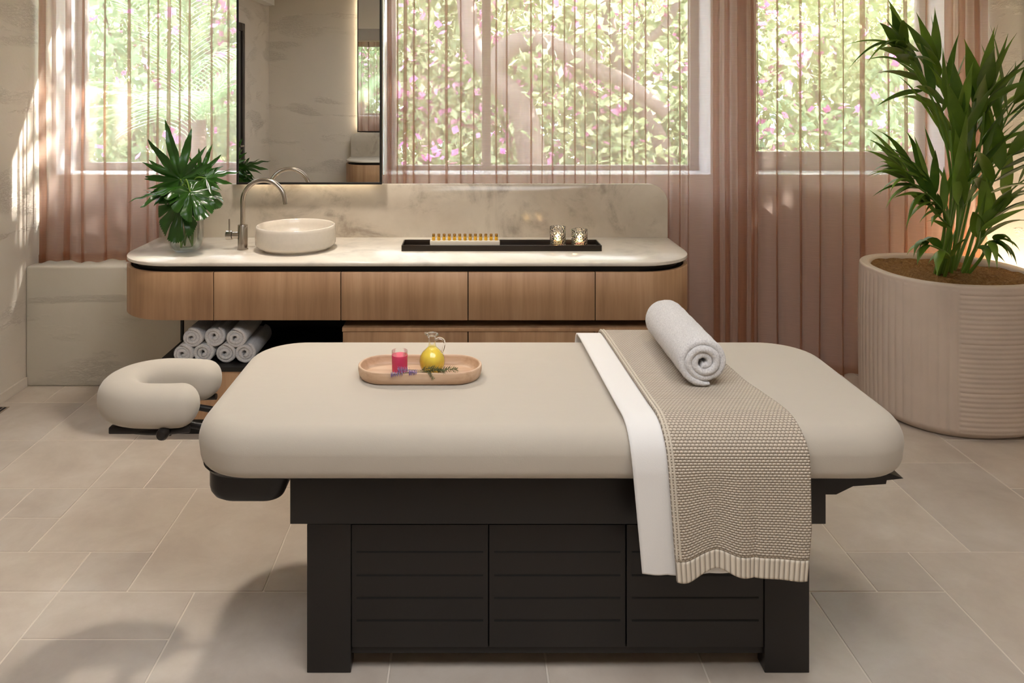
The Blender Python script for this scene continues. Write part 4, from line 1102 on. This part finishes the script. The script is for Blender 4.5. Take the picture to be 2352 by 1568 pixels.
# old tree with an arching bough
tr = thing('garden_tree', (1.1, 7.3, -.4), 'tree with a thick arching bough seen through the middle curtain', 'tree')
bk = MB()
DT = 7.2
bk.tube(smoothed([P(1245, 640, DT), P(1228, 420, DT), P(1200, 260, DT), P(1130, 170, DT), P(1080, 80, 7.3), P(1060, -150, 7.3)], 6), [.16-.0028*j for j in range(31)], 12)
bk.tube(smoothed([P(1130, 170, DT), P(1165, 110, DT), P(1235, 95, DT), P(1310, 125, 7.1), P(1380, 165, 7.1), P(1440, 190, 7.0), P(1530, 260, 7.0)], 6), [.11-.0015*j for j in range(37)], 12)
bk.tube(smoothed([P(1560, 640, 7.6), P(1545, 420, 7.6), P(1500, 290, 7.6), P(1440, 190, 7.6), P(1400, 60, 7.6), P(1380, -200, 7.6)], 6), [.10-.0015*j for j in range(31)], 10)
bk.tube(smoothed([P(1440, 200, 7.5), P(1470, 110, 7.5), P(1540, 40, 7.5), P(1600, -140, 7.5)], 6), [.05-.001*j for j in range(19)], 8)
mk('trunk', bk, M_bark, tr)
fastmk('foliage', leaves(2600, (1.3, 7.6, 1.6), (1.9, .7, 1.4), .12, 41, shell=.3), M_hedge, tr)
# unseen leaf crowns added above the view to block and dapple the sun
fastmk('sun_shade_crown', leaves(9000, (5.4, 7.0, 4.7), (2.3, 1.7, 1.4), .17, 43, .6, shell=.05), M_hedge, tr)
fastmk('sun_shade_crown', leaves(2300, (1.7, 7.0, 4.7), (2.0, 1.7, 1.4), .17, 42, .6, shell=.05), M_hedge, tr)
# feathery palm beyond the left window
gp = thing('garden_palm', (-2.3, 6.6, -.4), 'feathery garden palm seen through the left curtain', 'palm')
pm = MB(); rnd = random.Random(8)
for k in range(15):
    a = k*2.4; el = rnd.uniform(.3, 1.2); d = Vector((math.cos(a)*math.cos(el), math.sin(a)*.5*math.cos(el), math.sin(el)))
    b0 = Vector((-2.3, 6.6, 1.25)); pts = [b0]; dd = d.copy(); p = b0.copy()
    for j in range(18): p = p+dd*.085; dd = (dd+Vector((0, 0, -.075))).normalized(); pts.append(p.copy())
    for j in range(2, 19):
        q = pts[j]; t_ = (pts[j]-pts[j-1]).normalized(); sd = t_.cross(Vector((0, 0, 1))).normalized()
        for s in (-1, 1):
            for h_ in (0, .5): leaflet(pm, q-t_*.085*h_, t_*.8+sd*s+Vector((0, 0, .1)), Vector((0, 0, 1)), .34, .022, .4, 4)
mk('palm_fronds', pm, M_palmout, gp, angle=0)
mk('palm_trunk', MB().tube([(-2.3, 6.6, -.4), (-2.28, 6.6, .5), (-2.3, 6.6, 1.3)], .10, 12), M_bark, gp)
